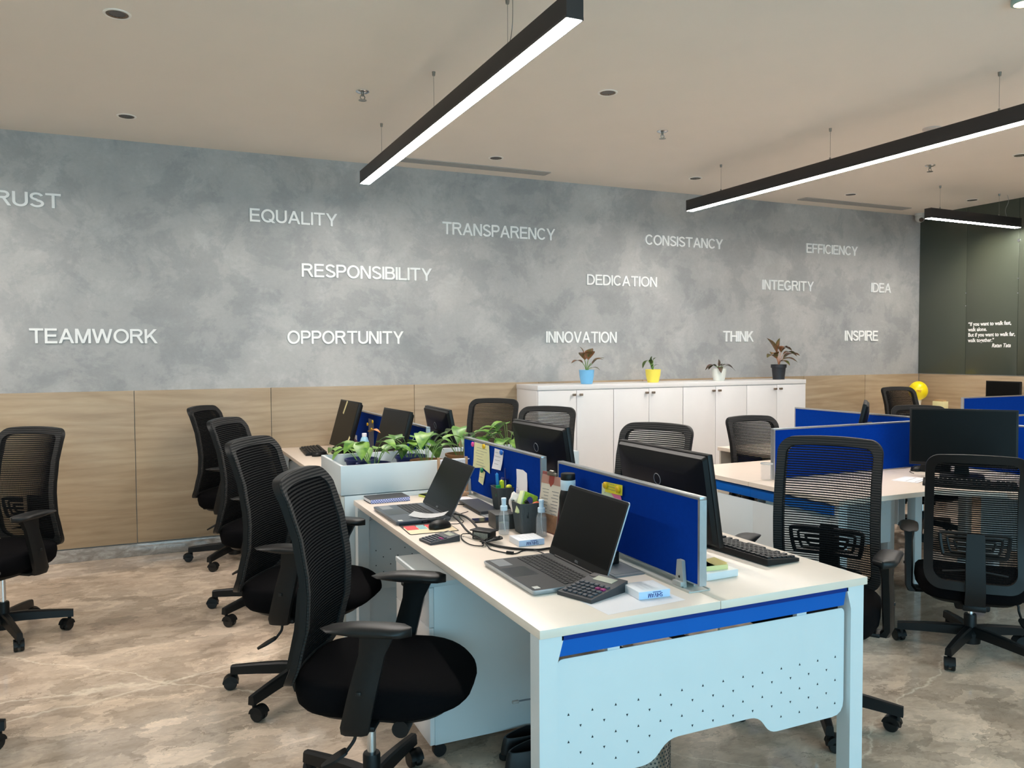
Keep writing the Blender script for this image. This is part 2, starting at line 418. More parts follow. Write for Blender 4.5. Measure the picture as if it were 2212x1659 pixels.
def text_obj(s, size, extrude, name, m, parent=None, offset=0.0, M=None, align='LEFT', shear=0.0):
    cu = bpy.data.curves.new('text', 'FONT'); cu.body = s; cu.size = size; cu.extrude = extrude; cu.offset = offset; cu.align_x = align; cu.shear = shear
    cu.resolution_u = 3
    t = bpy.data.objects.new('text', cu); COL.objects.link(t); bpy.context.view_layer.update()
    me = bpy.data.meshes.new_from_object(t.evaluated_get(bpy.context.evaluated_depsgraph_get()))
    bpy.data.objects.remove(t); bpy.data.curves.remove(cu)
    me.materials.clear(); me.materials.append(m); me.name = name
    if M is not None: me.transform(M)
    o = bpy.data.objects.new(name, me); COL.objects.link(o)
    if parent is not None: o.parent = parent
    return o

# ------------------------------------------------------------------ room shell
XL, XR, YB, YF, ZC, ZW = -3.6, 8.17, 6.53, -2.5, 3.05, 1.228
T = 0.15
b = BM(); bx(b, XL - T, XR + T, YF - T, YB + T, -0.12, 0.0); struct('floor', b, MARBLE)
b = BM(); bx(b, XL - T, XR + T, YF - T, YB + T, ZC, ZC + 0.12); struct('ceiling', b, CEIL)
b = BM(); bx(b, XL - T, XR + T, YB, YB + T, 0, ZC); struct('wall_back', b, PLASTER)
b = BM(); bx(b, XR, XR + T, YF - T, YB, 0, ZC); struct('wall_right', b, WHITEWALL)
b = BM(); bx(b, XL - T, XL, YF - T, YB, 0, ZC); struct('wall_left', b, WHITEWALL)
# rear wall (behind the camera) with its window band
b = BM()
bx(b, XL, XR, YF - T, YF, 0, 0.4); bx(b, XL, XR, YF - T, YF, 2.7, ZC)
bx(b, XL, -2.4, YF - T, YF, 0.4, 2.7); bx(b, 5.2, XR, YF - T, YF, 0.4, 2.7)
struct('wall_rear', b, WHITEWALL)
b = BM()
for x in (-2.4, -0.5, 1.4, 3.3, 5.2): bx(b, x - 0.03, x + 0.03, YF - 0.1, YF - 0.04, 0.4, 2.7)
for z in (0.43, 2.67): bx(b, -2.4, 5.2, YF - 0.1, YF - 0.04, z - 0.03, z + 0.03)
struct('window_1', b, GREY_PL)

# oak wainscot on the back wall: boards with open joints
b = BM(); seams = [XL, -2.2, -1.15, -0.094, 0.88, 2.054, 3.23, 4.35, 5.42, 6.40, 7.30, XR - 0.015]
for a, c in zip(seams, seams[1:]): bx(b, a + 0.002, c - 0.002, YB - 0.014, YB + 0.001, 0.10, ZW, 0.0015)
struct('wall_back_panel', b, WOOD)
b = BM(); ys = [YB - 0.015, 5.0, 3.6, 2.2, 0.8, -0.6, YF]
for a, c in zip(ys, ys[1:]): bx(b, XR - 0.014, XR + 0.001, c + 0.002, a - 0.002, 0.10, ZW, 0.0015)
struct('wall_right_panel', b, WOOD)
b = BM(); ys = [YB - 0.003, 5.94, 5.366, 4.79, 4.2, 3.6, 3.0, 2.4, 1.8, 1.2, 0.6, 0, -0.6, -1.2, -1.8, YF]
for a, c in zip(ys, ys[1:]): bx(b, XR - 0.010, XR + 0.001, c + 0.0015, a - 0.0015, ZW + 0.004, ZC, 0.001)
struct('wall_right_glass', b, GLASSP)
b = BM(); bx(b, XR - 0.016, XR, YF, YB - 0.014, ZW, ZW + 0.004); struct('trim_1', b, ALU)
b = BM(); bx(b, XL, XR, YB - 0.02, YB + 0.001, 0, 0.092, 0.002); struct('baseboard_back', b, SKIRT)
b = BM(); bx(b, XR - 0.02, XR + 0.001, YF, YB - 0.02, 0, 0.092, 0.002); struct('baseboard_right', b, SKIRT)

# ------------------------------------------------------------------ wall words, Arial-like capitals from strokes
SW = 0.15
def _quad(b, pts, d):
    loft(b, [[Vector((x, 0, z)) for x, z in pts], [Vector((x, -d, z)) for x, z in pts]])
def _ribbon(b, pts, d, closed=False):
    n = len(pts); L = []; R = []
    for i, p in enumerate(pts):
        a = Vector(pts[i - 1] if (i or closed) else pts[i]); c = Vector(pts[(i + 1) % n] if (i < n - 1 or closed) else pts[i])
        t = (c - a).normalized(); nn = Vector((-t.y, t.x)) * SW / 2
        L.append(Vector(p) + nn); R.append(Vector(p) - nn)
    rng = range(n if closed else n - 1)
    fr = [[b.verts.new((v.x, y, v.y)) for v in S] for S in (L, R) for y in (0, -d)]
    lf, lb, rf, rb = fr[0], fr[1], fr[2], fr[3]
    for i in rng:
        j = (i + 1) % n
        b.faces.new((lf[i], lf[j], rf[j], rf[i])); b.faces.new((lb[j], lb[i], rb[i], rb[j]))
        b.faces.new((lf[j], lf[i], lb[i], lb[j])); b.faces.new((rf[i], rf[j], rb[j], rb[i]))
    if not closed:
        b.faces.new((lf[0], rf[0], rb[0], lb[0])); b.faces.new((rf[-1], lf[-1], lb[-1], rb[-1]))
def _V(x, z0=0, z1=1): return ('q', [(x - SW / 2, z0), (x + SW / 2, z0), (x + SW / 2, z1), (x - SW / 2, z1)])
def _H(x0, x1, z): return ('q', [(x0, z - SW / 2), (x1, z - SW / 2), (x1, z + SW / 2), (x0, z + SW / 2)])
def _D(x0, z0, x1, z1):
    L = math.hypot(x1 - x0, z1 - z0); h = SW / 2 * L / abs(z1 - z0)
    return ('q', [(x0 - h, z0), (x0 + h, z0), (x1 + h, z1), (x1 - h, z1)])
def _arc(cx, cz, rx, rz, a0, a1, n=14): return [(cx + rx * cos(radians(a0 + (a1 - a0) * i / n)), cz + rz * sin(radians(a0 + (a1 - a0) * i / n))) for i in range(n + 1)]
def _A(*a): return ('r', _arc(*a))
GLYPH = {
 'T': (.78, [_H(0, .78, .9325), _V(.39)]), 'I': (.135, [_V(.0675)]), 'L': (.62, [_V(.0675), _H(0, .62, .0675)]),
 'R': (.80, [_V(.0675), _H(.0675, .46, .9325), _A(.45, .7375, .22, .195, 90, -90), _H(.0675, .46, .5425), _D(.73, 0, .43, .55)]),
 'P': (.70, [_V(.0675), _H(.0675, .43, .9325), _A(.42, .705, .215, .2275, 90, -90), _H(.0675, .43, .4775)]),
 'U': (.75, [_V(.0675, .33), _V(.6825, .33), _A(.375, .34, .3075, .2725, 180, 360)]),
 'S': (.72, [('r', _arc(.36, .735, .265, .1975, 12, 262) + _arc(.37, .265, .285, .1975, 82, -168))]),
 'E': (.69, [_V(.0675), _H(0, .67, .9325), _H(0, .63, .52), _H(0, .69, .0675)]), 'F': (.64, [_V(.0675), _H(0, .64, .9325), _H(0, .57, .5)]),
 'O': (.90, [('c', _arc(.45, .5, .3825, .4375, 0, 348, 29))]), 'Q': (.92, [('c', _arc(.45, .5, .3825, .4375, 0, 348, 29)), _D(.86, -.03, .56, .27)]),
 'A': (.86, [_D(.075, 0, .43, 1), _D(.785, 0, .43, 1), _H(.2, .66, .33)]), 'V': (.82, [_D(.41, 0, .075, 1), _D(.41, 0, .745, 1)]),
 'Y': (.82, [_D(.41, .42, .08, 1), _D(.41, .42, .74, 1), _V(.41, 0, .46)]), 'N': (.75, [_V(.0675), _V(.6825), _D(.67, 0, .08, 1)]),
 'C': (.82, [_A(.43, .5, .36, .4375, 38, 322)]), 'G': (.88, [_A(.43, .5, .36, .4375, 38, 340), _H(.47, .84, .43), _V(.775, .16, .49)]),
 'B': (.73, [_V(.0675), _H(.0675, .43, .9325), _A(.42, .7325, .195, .2, 90, -90), _H(.0675, .45, .5325), _A(.44, .3, .225, .2325, 90, -90), _H(.0675, .45, .0675)]),
 'D': (.78, [_V(.0675), _H(.0675, .35, .9325), _A(.34, .5, .37, .4325, 90, -90), _H(.0675, .35, .0675)]),
 'H': (.75, [_V(.0675), _V(.6825), _H(.0675, .6825, .53)]), 'K': (.76, [_V(.0675), _D(.1, .36, .64, 1), _D(.69, 0, .3, .62)]),
 'M': (.88, [_V(.0675), _V(.8125), _D(.44, 0, .095, 1), _D(.44, 0, .785, 1)]), 'W': (1.18, [_D(.31, 0, .075, 1), _D(.31, 0, .59, 1), _D(.87, 0, .59, 1), _D(.87, 0, 1.105, 1)]),
}
def word_letters(s, width, height, depth, parent, m, name='letter'):
    gap = 0.075
    total = sum(GLYPH[c][0] for c in s) + gap * (len(s) - 1)
    kx = width / total; x = 0
    for c in s:
        b = BM()
        for i, (kind, pts) in enumerate(GLYPH[c][1]):
            if kind == 'q': _quad(b, pts, 1 + .03 * i)
            else: _ribbon(b, pts, 1 + .03 * i, kind == 'c')
        o = finish(b, name, m, parent)
        o.data.transform(Matrix.Diagonal((kx, depth, height, 1)))
        o.location = (x * kx, 0, 0)
        x += GLYPH[c][0] + gap
WORDS = [('TRUST', -1.04, -.533, 2.528, 2.630), ('EQUALITY', .745, 1.421, 2.520, 2.621), ('TRANSPARENCY', 2.321, 3.404, 2.512, 2.617), ('CONSISTANCY', 4.382, 5.311, 2.527, 2.625),
         ('EFFICIENCY', 6.426, 7.17, 2.545, 2.645), ('RESPONSIBILITY', 1.133, 2.22, 2.107, 2.213), ('DEDICATION', 3.738, 4.516, 2.123, 2.220), ('INTEGRITY', 5.828, 6.53, 2.136, 2.240),
         ('IDEA', 7.386, 7.692, 2.151, 2.256), ('TEAMWORK', -.75, .071, 1.577, 1.681), ('OPPORTUNITY', 1.013, 1.965, 1.573, 1.678), ('INNOVATION', 3.311, 4.059, 1.583, 1.687), ('THINK', 5.321, 5.711, 1.596, 1.704), ('INSPIRE', 6.994, 7.498, 1.607, 1.720)]
for s, x0, x1, z0, z1 in WORDS:
    t = thing('wall_word', 'raised white letters spelling %s on the grey plaster wall' % s, 'wall lettering', (x0, YB + 0.001, z0), group='raised white words on the grey wall')
    word_letters(s, x1 - x0, z1 - z0, 0.012, t, LETTER)

# quotation on the green glass
ROTR = Matrix(((0, 0, -1, 0), (-1, 0, 0, 0), (0, 1, 0, 0), (0, 0, 0, 1)))   # text plane onto the wall that faces -x, reading towards -y
q = thing('wall_quotation', 'small white five-line quotation printed on the green glass wall', 'wall lettering', (XR - 0.0105, 5.911, 1.79))
for i, (s, off) in enumerate((('\u201cIf you want to walk fast,', 0), ('walk alone.', 0), ('But if you want to walk far,', 0), ('walk together.\u201d', 0), ('Ratan Tata', 0.27))):
    text_obj(s, 0.057, 0.0006, 'text_line', LETTER, q, offset=0.0012, M=ROTR @ Matrix.Translation((off, -0.0585 * i - 0.03, 0)) @ Matrix.Diagonal((0.83, 1, 1, 1)), shear=0.25 if i == 4 else 0)
# stand-off studs that hold the glass panels
for k, (y, z) in enumerate(((5.94, 2.12), (5.94, 1.98), (5.366, 2.62), (5.366, 2.23), (5.366, 2.08))):
    b = BM(); cyl(b, (0, 0, 0), (-0.008, 0, 0), 0.006 if k != 2 else 0.014)
    single('glass_stud', b, CHROME, 'small chrome stud on a joint between the green glass panels', 'stud', (XR - 0.0095, y, z), group='studs on the green glass')

# ------------------------------------------------------------------ ceiling fittings
def downlight(x, y, label):
    t = thing('downlight', label, 'ceiling light', (x, y, ZC), group='round recessed downlights')
    b = BM(); lathe(b, [(0.060, 0.0005), (0.060, -0.003), (0.050, -0.004), (0.048, -0.002), (0.046, 0.0006)], n=32, cap0=False, cap1=False); finish(b, 'trim_ring', mat('white_trim', (245, 240, 232), 0.6, var=0.01), t)
    b = BM()
    n = 28; top = ring((0, 0, -0.0035), (1, 0, 0), (0, 1, 0), 0.047, n=n); mid = []; 
    for i, p in enumerate(ring((0, 0, -0.0015), (1, 0, 0), (0, 1, 0), 0.034, n=n)): mid.append(p + Vector((0, 0, -0.0012 if i % 2 else 0)))
    loft(b, [top, mid], False, False)
    finish(b, 'reflector', mat('bronze_reflector', (120, 92, 66), 0.25, metal=0.9, var=0.25, vscale=90), t)
    b = BM(); cyl(b, (0, 0, -0.0012), (0, 0, 0), 0.034, n=24); finish(b, 'lamp', mat('unlit_lamp', (70, 58, 48), 0.3, var=0.1), t)
for x, y, l in ((-.093, 4.139, 'round recessed downlight nearest the plaster wall end of TRUST, high over the empty floor'), (-.091, 5.863, 'round recessed downlight by the grey wall above TEAMWORK'),
                (2.55, 4.196, 'round recessed downlight between the two long pendant lights, nearer the camera'), (2.57, 5.937, 'round recessed downlight beside the long air grille above TRANSPARENCY'),
                (4.51, 5.918, 'round recessed downlight just beyond the second pendant, above CONSISTANCY'), (6.40, 5.914, 'round recessed downlight beside the air grille above EFFICIENCY'),
                (7.807, 5.635, 'round recessed downlight over the short pendant by the green wall'), (6.386, 4.2, 'round recessed downlight at the picture edge past the second pendant')):
    downlight(x, y, l)
def sprinkler(x, y, label):
    t = thing('sprinkler', label, 'sprinkler', (x, y, ZC), group='ceiling sprinklers')
    b = BM(); lathe(b, [(0.04, 0.0005), (0.04, -0.004), (0.03, -0.01), (0.014, -0.012)], n=24); finish(b, 'escutcheon', CHROME, t)
    b = BM(); cyl(b, (0, 0, -0.01), (0, 0, -0.03), 0.009, n=10)
    for s in (-1, 1): tube(b, [(s * 0.008, 0, -0.025), (s * 0.014, 0, -0.038), (s * 0.004, 0, -0.052)], 0.003, n=6, k=3)
    finish(b, 'frame', STEEL, t)
    b = BM(); lathe(b, [(0.004, -0.05), (0.024, -0.053), (0.024, -0.055), (0.004, -0.057)], n=18); finish(b, 'deflector', STEEL, t)
sprinkler(1.197, 4.757, 'chrome sprinkler head on the ceiling beside the nearest lit pendant')
sprinkler(3.341, 4.76, 'chrome sprinkler head on the ceiling between the two long pendants')
sprinkler(6.023, 4.732, 'chrome sprinkler head on the ceiling near the short pendant')
t = thing('smoke_detector', 'round white smoke detector on the ceiling behind the second pendant', 'smoke detector', (5.04, 3.949, ZC))
b = BM(); lathe(b, [(0.06, 0.0005), (0.06, -0.012), (0.048, -0.016)], n=28); finish(b, 'base_plate', mat('white_detector', (196, 186, 178), 0.5, var=0.01), t)
b = BM(); lathe(b, [(0.034, -0.0155), (0.03, -0.03), (0.012, -0.036)], n=24); finish(b, 'sensor_cap', mat('white_detector', (196, 186, 178)), t)
t = thing('ceiling_disc_light', 'bright round ceiling lamp at the top corner of the picture', 'ceiling light', (3.58, 2.355, ZC))
b = BM(); lathe(b, [(0.05, 0.0005), (0.05, -0.02), (0.042, -0.022)], n=28); finish(b, 'rim', mat('pale_green_rim', (150, 176, 168), 0.4, var=0.02), t)
b = BM(); lathe(b, [(0.041, -0.021), (0.03, -0.026)], n=24); finish(b, 'lens', make_led('warm_lamp_lens', (1.0, 0.72, 0.42), 2.5), t)
def grille(x0, x1, y0, y1, label):
    t = thing('air_grille', label, 'air vent', ((x0 + x1) / 2, (y0 + y1) / 2, ZC), group='linear ceiling air grilles')
    L = x1 - x0; W = y1 - y0; b = BM()
    for s in (-1, 1):
        bx(b, -L / 2, L / 2, s * W / 2 - 0.008, s * W / 2 + 0.008, -0.006, 0.0005); bx(b, s * L / 2 - 0.008, s * L / 2 + 0.008, -W / 2, W / 2, -0.006, 0.0005)
    finish(b, 'frame', mat('grey_grille', (176, 172, 166), 0.6, var=0.02), t)
    b = BM(); bx(b, -L / 2, L / 2, -W / 2, W / 2, -0.001, 0.0004); finish(b, 'back_plate', mat('dark_duct', (120, 118, 114), 0.8, var=0.05), t)
    b = BM()
    for k in range(9): bx(b, -L / 2, L / 2, -W / 2 + W * (k + .5) / 9 - 0.004, -W / 2 + W * (k + .5) / 9 + 0.003, -0.005, 0)
    finish(b, 'slats', mat('grey_grille', (140, 138, 134)), t)
grille(1.70, 3.20, 6.215, 6.335, 'long grey linear air grille in the ceiling above TRANSPARENCY')
grille(6.11, 7.61, 6.205, 6.325, 'long grey linear air grille in the ceiling above EFFICIENCY')
t = thing('security_camera', 'white dome security camera in the ceiling corner beside the green wall', 'camera', (8.02, 6.42, ZC))
b = BM(); lathe(b, [(0.055, 0.0005), (0.055, -0.02), (0.05, -0.028)], n=28); finish(b, 'mount', mat('white_camera', (190, 190, 186), 0.4, var=0.01), t)
b = BM(); bmesh.ops.create_uvsphere(b, u_segments=24, v_segments=14, radius=0.052, matrix=Matrix.Translation((0, 0, -0.05))); finish(b, 'dome', mat('white_camera', (190, 190, 186)), t)
b = BM(); d = Vector((-0.45, -0.75, -0.55)).normalized(); c0 = Vector((0, 0, -0.05)); cyl(b, c0 + d * 0.03, c0 + d * 0.056, 0.026, 0.024, n=20); ln = finish(b, 'lens', mat('black_lens', (18, 18, 20), 0.15, var=0.02), t)

# linear pendant lights
def pendant(label, L, mounts, loc, deg, hung):
    t = thing('pendant_light', label, 'pendant light', loc, deg, 'suspended linear pendants')
    W, H = 0.072, 0.092
    b = BM(); bx(b, 0, L, -W / 2, W / 2, 0.006, H, 0.002); finish(b, 'housing', PENDANT_BLACK, t)
    b = BM()
    for s in (-1, 1): bx(b, 0, L, s * W / 2 - 0.002, s * W / 2 + 0.002, -0.001, 0.01)
    for x in (0, L): bx(b, x - 0.002, x + 0.002, -W / 2, W / 2, -0.001, H)
    finish(b, 'side_profile', PENDANT_BLACK, t)
    b = BM(); bx(b, 0.003, L - 0.003, -W / 2 + 0.003, W / 2 - 0.003, -0.003, 0.0055, 0.002); finish(b, 'diffuser', LED, t)
    for x in mounts:
        b = BM(); cyl(b, (x, 0, H), (x, 0, hung), 0.0011, n=6); s = finish(b, 'suspension_cable', STEEL, t)
        b = BM(); cyl(b, (x, 0, H - 0.001), (x, 0, H + 0.02), 0.006, n=10); finish(b, 'cable_gripper', STEEL, s)
        b = BM(); cyl(b, (x, 0, hung), (x, 0, hung - 0.022), 0.010, 0.008, n=12); finish(b, 'ceiling_mount', STEEL, s)
    return t
ZP = 2.735
p1 = pendant('long lit linear pendant hanging nearest, over the desks toward EQUALITY', 3.17, (0.61, 1.61, 2.70), (1.478, 2.667, ZP), 90, ZC - ZP)
b = BM(); tube(b, [(0.55, 0.02, 0.09), (0.5, 0.03, 0.13), (0.49, 0.03, 0.20), (0.49, 0.03, ZC - ZP)], 0.0018, n=6); finish(b, 'power_cord', STEEL, p1)
pendant('long lit linear pendant running from CONSISTANCY out past the picture edge', 3.17, (0.345, 1.57, 2.745), (4.385, 2.667, ZP), 90, ZC - ZP)
p3 = pendant('short lit linear pendant hanging in front of the green glass wall', 1.38, (0.17, 1.07), (6.69, 5.27, ZP), 2.2, ZC - ZP)
b = BM(); tube(b, [(1.2, 0, 0.09), (1.17, 0, 0.16), (1.22, 0, 0.25), (1.2, 0, ZC - ZP)], 0.0018, n=6); finish(b, 'power_cord', mat('clear_cord', (150, 150, 145), 0.4, var=0.02), p3)

pendant('added unseen linear pendant over the open floor beside the desks', 3.17, (0.61, 1.61, 2.70), (-1.43, 2.667, ZP), 90, ZC - ZP)  # added out of view to brighten ceiling and floor, continuing the lamp grid
pendant('added unseen linear pendant over the far aisle beyond the corner desks', 3.17, (0.61, 1.61, 2.70), (7.29, 0.15, ZP), 90, ZC - ZP)  # second added pendant, unseen, lifts the light on the green-wall side
# the one downlight that is on washes the green glass
sp = bpy.data.lights.new('downlight_beam', 'SPOT'); sp.energy = 36; sp.color = (1.0, 0.80, 0.56); sp.spot_size = radians(105); sp.spot_blend = 0.9; sp.shadow_soft_size = 0.035
so = bpy.data.objects.new('downlight_beam', sp); COL.objects.link(so); so.location = (7.807, 5.635, ZC - 0.008)

# ------------------------------------------------------------------ office chair (faces +X, column at the origin, seat top 0.48)
ZS = 0.48
def back_x(v, u):
    """profile of the backrest: v 0 bottom .. 1 top, u -1..1 across"""
    K = [(0, -.266), (.14, -.234), (.32, -.206), (.5, -.202), (.7, -.220), (.86, -.248), (1.0, -.288)]
    for (a, xa), (c, xc) in zip(K, K[1:]):
        if v <= c or c == 1.0:
            t = (v - a) / (c - a); t2 = t * t * (3 - 2 * t); x = xa + (xc - xa) * (0.5 * t + 0.5 * t2); break
    return x + 0.032 * u * u
BZ0, BZ1, BW = ZS - 0.035, ZS + 0.60, 0.220
def bw(v): return BW * (0.97 + 0.03 * v) * (1.0 - 0.05 * max(0, v - 0.75) / 0.25)
def bp(y, z, off=0.0):
    v = min(1, max(0, (z - BZ0) / (BZ1 - BZ0))); return Vector((back_x(v, y / BW) + off, y, z))
def arc_z(y): return 0.012 * (1 - (y / BW) ** 2)
def ring_outline(inset, rt, rb, n=7, m=9):
    pts = []
    y1 = lambda v: bw(v) - inset
    z0 = BZ0 + inset; z1 = BZ1 - inset
    for cy, cz, a, r in ((1, z1, 0, rt), (-1, z1, 90, rt), (-1, z0, 180, rb), (1, z0, 270, rb)):
        for i in range(n + 1):
            t = radians(a + 90 * i / n)
            zc = cz - r if cz == z1 else cz + r
            v = (zc - BZ0) / (BZ1 - BZ0)
            pts.append((cy * (y1(v) - r) + r * cos(t), zc + r * sin(t)))
    # subdivide the long edges
    out = []
    for i, p in enumerate(pts):
        q = pts[(i + 1) % len(pts)]; out.append(p)
        if math.hypot(q[0] - p[0], q[1] - p[1]) > 0.08:
            for k in range(1, m): out.append((p[0] + (q[0] - p[0]) * k / m, p[1] + (q[1] - p[1]) * k / m))
    return [(y, z + (arc_z(y) if z > ZS + 0.3 else 0)) for y, z in out]
def strip_ring(b, o, i, x0, x1):
    """closed frame between outline o and outline i, from depth x0 to x1"""
    n = len(o)
    A = [[b.verts.new(bp(y, z, x)) for y, z in P] for P, x in ((o, x0), (i, x0), (i, x1), (o, x1))]
    for k in range(n):
        j = (k + 1) % n
        for r in range(4):
            a = A[r]; c = A[(r + 1) % 4]; b.faces.new((a[k], a[j], c[j], c[k]))
def make_chair():
    t = thing('office_chair', 'chair', 'office chair', (0, 0, 0), 0)
    # five-star base
    b = BM(); lathe(b, [(0.028, 0.045), (0.046, 0.05), (0.05, 0.10), (0.036, 0.118), (0.03, 0.12)], n=24); finish(b, 'base_hub', BLACK_PL, t)
    R = 0.305
    for k in range(5):
        a = 2 * pi * k / 5; D = Matrix.Rotation(a, 4, 'Z')
        b = BM(); rg = []
        for s, z, h, wd in ((0.02, 0.108, .048, .044), (0.10, 0.106, .048, .042), (0.2, 0.098, .044, .037), (0.29, 0.089, .040, .033), (0.324, 0.085, .038, .031)):
            rg.append([Vector((s, -wd / 2, z - h / 2)), Vector((s, wd / 2, z - h / 2)), Vector((s, wd * .42, z + h * .35)), Vector((s, wd * .25, z + h / 2)), Vector((s, -wd * .25, z + h / 2)), Vector((s, -wd * .42, z + h * .35))])
        loft(b, rg); xf(b, list(b.verts), D); finish(b, 'base_leg', BLACK_PL, t, 30)
        b = BM(); ca = a + 0.9 + 1.3 * k
        C = Matrix.Rotation(a, 4, 'Z') @ Matrix.Translation((R, 0, 0)) @ Matrix.Rotation(ca - a, 4, 'Z')
        cyl(b, (0, 0, .045), (0, 0, .072), .009, n=10)
        hood = [(-0.022 + 0.034 * cos(radians(x)), 0.028 + 0.034 * sin(radians(x))) for x in range(-10, 200, 15)]
        prism(b, hood + [(-0.05, 0.02), (-0.02, 0.02)], -0.007, 0.007, XZ)
        prism(b, [(x, z) for x, z in hood if z > 0.03] , -0.024, 0.024, XZ)
        xf(b, list(b.verts), C); c = finish(b, 'caster', BLACK_PL, t, 30)
        for s in (-1, 1):
            b = BM(); rg = [ring((-0.022, s * y, 0.0285), (1, 0, 0), (0, 0, 1), r, n=20) for y, r in ((0.006, 0.027), (0.008, 0.0285), (0.020, 0.0285), (0.0235, 0.025), (0.024, 0.014))]
            loft(b, rg); xf(b, list(b.verts), C); finish(b, 'wheel', BLACK_PU, c)
    b = BM(); lathe(b, [(0.0285, 0.10), (0.0285, 0.185), (0.026, 0.19), (0.02, 0.19)], n=24); finish(b, 'lift_sleeve', BLACK_PL, t)
    b = BM(); cyl(b, (0, 0, 0.15), (0, 0, ZS - 0.13), 0.0145, n=20); finish(b, 'gas_lift', CHROME, t)
    U = []   # upper parts that rise and fall with the seat
    b = BM(); box(b, (-0.03, 0, ZS - 0.135), (0.26, 0.15, 0.05), 0.012); box(b, (-0.19, 0, ZS - 0.12), (0.14, 0.10, 0.032), 0.008); box(b, (0.0, 0, ZS - 0.115), (0.07, 0.50, 0.016), 0.004)
    U.append(finish(b, 'tilt_mechanism', BLACK_PL, t))
    b = BM(); cyl(b, (0.10, -0.14, ZS - 0.135), (0.10, -0.20, ZS - 0.135), 0.026, 0.026, n=18); cyl(b, (0.09, -0.05, ZS - 0.13), (0.10, -0.15, ZS - 0.135), 0.008, n=8); U.append(finish(b, 'tension_knob', BLACK_PL, t))
    b = BM(); tube(b, [(-0.02, -0.06, ZS - .13), (-0.03, -0.17, ZS - .125), (-0.035, -0.20, ZS - .14), (-0.04, -0.205, ZS - .17), (-0.065, -0.215, ZS - 0.205)], 0.0055, n=8); lv = finish(b, 'height_lever', BLACK_PL, t); U.append(lv)
    b = BM(); prism(b, round_poly([(-.018, 0), (-.022, .045), (-.008, .085), (.008, .085), (.022, .045), (.018, 0)], 0.012), -0.004, 0.004, Matrix.Translation((-.06, -.213, ZS - .198)) @ Matrix.Rotation(radians(112), 4, 'Z') @ Matrix.Rotation(radians(-28), 4, 'X')); finish(b, 'lever_paddle', BLACK_PL, lv)
    # seat pan and cushion
    def plan(s, dz=0, n=40, sx=1.0):
        P = []
        for i in range(n):
            a = 2 * pi * i / n; c, s_ = cos(a), sin(a); e = 2 / 3.6
            x = abs(c) ** e * (1 if c > 0 else -1); y = abs(s_) ** e * (1 if s_ > 0 else -1)
            X = 0.018 + x * 0.276 * s; Y = y * (0.250 - 0.012 * (x < 0) - 0.02 * max(0, x) ** 2) * s
            fr = max(0.0, (X - 0.10) / 0.19)
            P.append((X, Y, dz, fr))
        return P
    b = BM(); rings = []
    for s, z, drop in ((.82, -.104, -.7), (.92, -.098, -.6), (.975, -.080, -.1), (1.0, -.045, .6), (.992, -.016, .95), (.955, -.004, 1), (.88, .001, 1), (.6, -.003, 1), (.25, -.006, 1)):
        rings.append([Vector((X, Y, ZS + z - drop * 0.042 * fr * fr)) for X, Y, _, fr in plan(s)])
    loft(b, rings); U.append(finish(b, 'seat', BLACK_FAB, t, 60))
    b = BM(); rings = []
    for s, z, drop in ((.66, -.122, -.5), (.80, -.118, -.5), (.85, -.100, -.6)):
        rings.append([Vector((X, Y, ZS + z - drop * 0.042 * fr * fr)) for X, Y, _, fr in plan(s)])
    loft(b, rings); U.append(finish(b, 'seat_shell', BLACK_PL, t, 60))
    # backrest
    o = ring_outline(0.0, .055, .075); i = ring_outline(0.040, .032, .05)
    b = BM(); strip_ring(b, o, i, -0.026, -0.004); bmesh.ops.recalc_face_normals(b, faces=b.faces)
    U.append(finish(b, 'back_frame', BLACK_PL, t, 30))
    b = BM(); strip_ring(b, ring_outline(.001, .054, .074), ring_outline(0.036, .034, .052), -0.003, 0.004); U.append(finish(b, 'fabric_border', BAND, t, 30))
    b = BM(); nu, nv = 14, 26; g = []
    z0, z1 = BZ0 + 0.03, BZ1 - 0.025
    for iv in range(nv + 1):
        z = z0 + (z1 - z0) * iv / nv; v = (z - BZ0) / (BZ1 - BZ0); row = []
        for iu in range(nu + 1):
            u = -1 + 2 * iu / nu; W = bw(v) - 0.022
            e = min(z - z0, z1 - z); W -= max(0, 0.03 - e) * 0.6
            y = u * W; row.append(b.verts.new(bp(y, z + (arc_z(y) if v > .6 else 0) * (v - .6) / .4, 0.0)))
        g.append(row)
    for iv in range(nv):
        for iu in range(nu): b.faces.new((g[iv][iu], g[iv][iu + 1], g[iv + 1][iu + 1], g[iv + 1][iu]))
    bk = finish(b, 'back_mesh', KNIT, t, 80); U.append(bk)
    # the upright yarns behind the rows: thin fins of real depth that close the view at a slant
    b = BM()
    for k in range(62):
        u = -1 + 2 * (k + .5) / 62; prev = None
        for iv in range(15):
            z = z0 + .006 + (z1 - z0 - .012) * iv / 14; v = (z - BZ0) / (BZ1 - BZ0); y = u * (bw(v) - 0.024)
            zz = z + (arc_z(y) if v > .6 else 0) * (v - .6) / .4
            p = bp(y, zz, -.0005); q = p + Vector((-.0045, .0045 * .28 * u, 0))
            cur = (b.verts.new(p), b.verts.new(q))
            if prev: b.faces.new((prev[0], prev[1], cur[1], cur[0]))
            prev = cur
    finish(b, 'upright_yarns', BLACK_FAB, bk, 80)
    # spine, lumbar cradle
    b = BM(); rg = []
    for z, x, wd, th in ((ZS - .122, -.20, .085, .03), (ZS - .10, -.268, .085, .036), (ZS - .02, -.295, .083, .032), (ZS + .10, -.272, .080, .026), (ZS + .22, -.262, .076, .022), (ZS + .235, -.262, .070, .016)):
        rg.append([Vector((x - th / 2, y, z)) for y in (-wd / 2, wd / 2)] + [Vector((x + th / 2, y, z)) for y in (wd / 2, -wd / 2)])
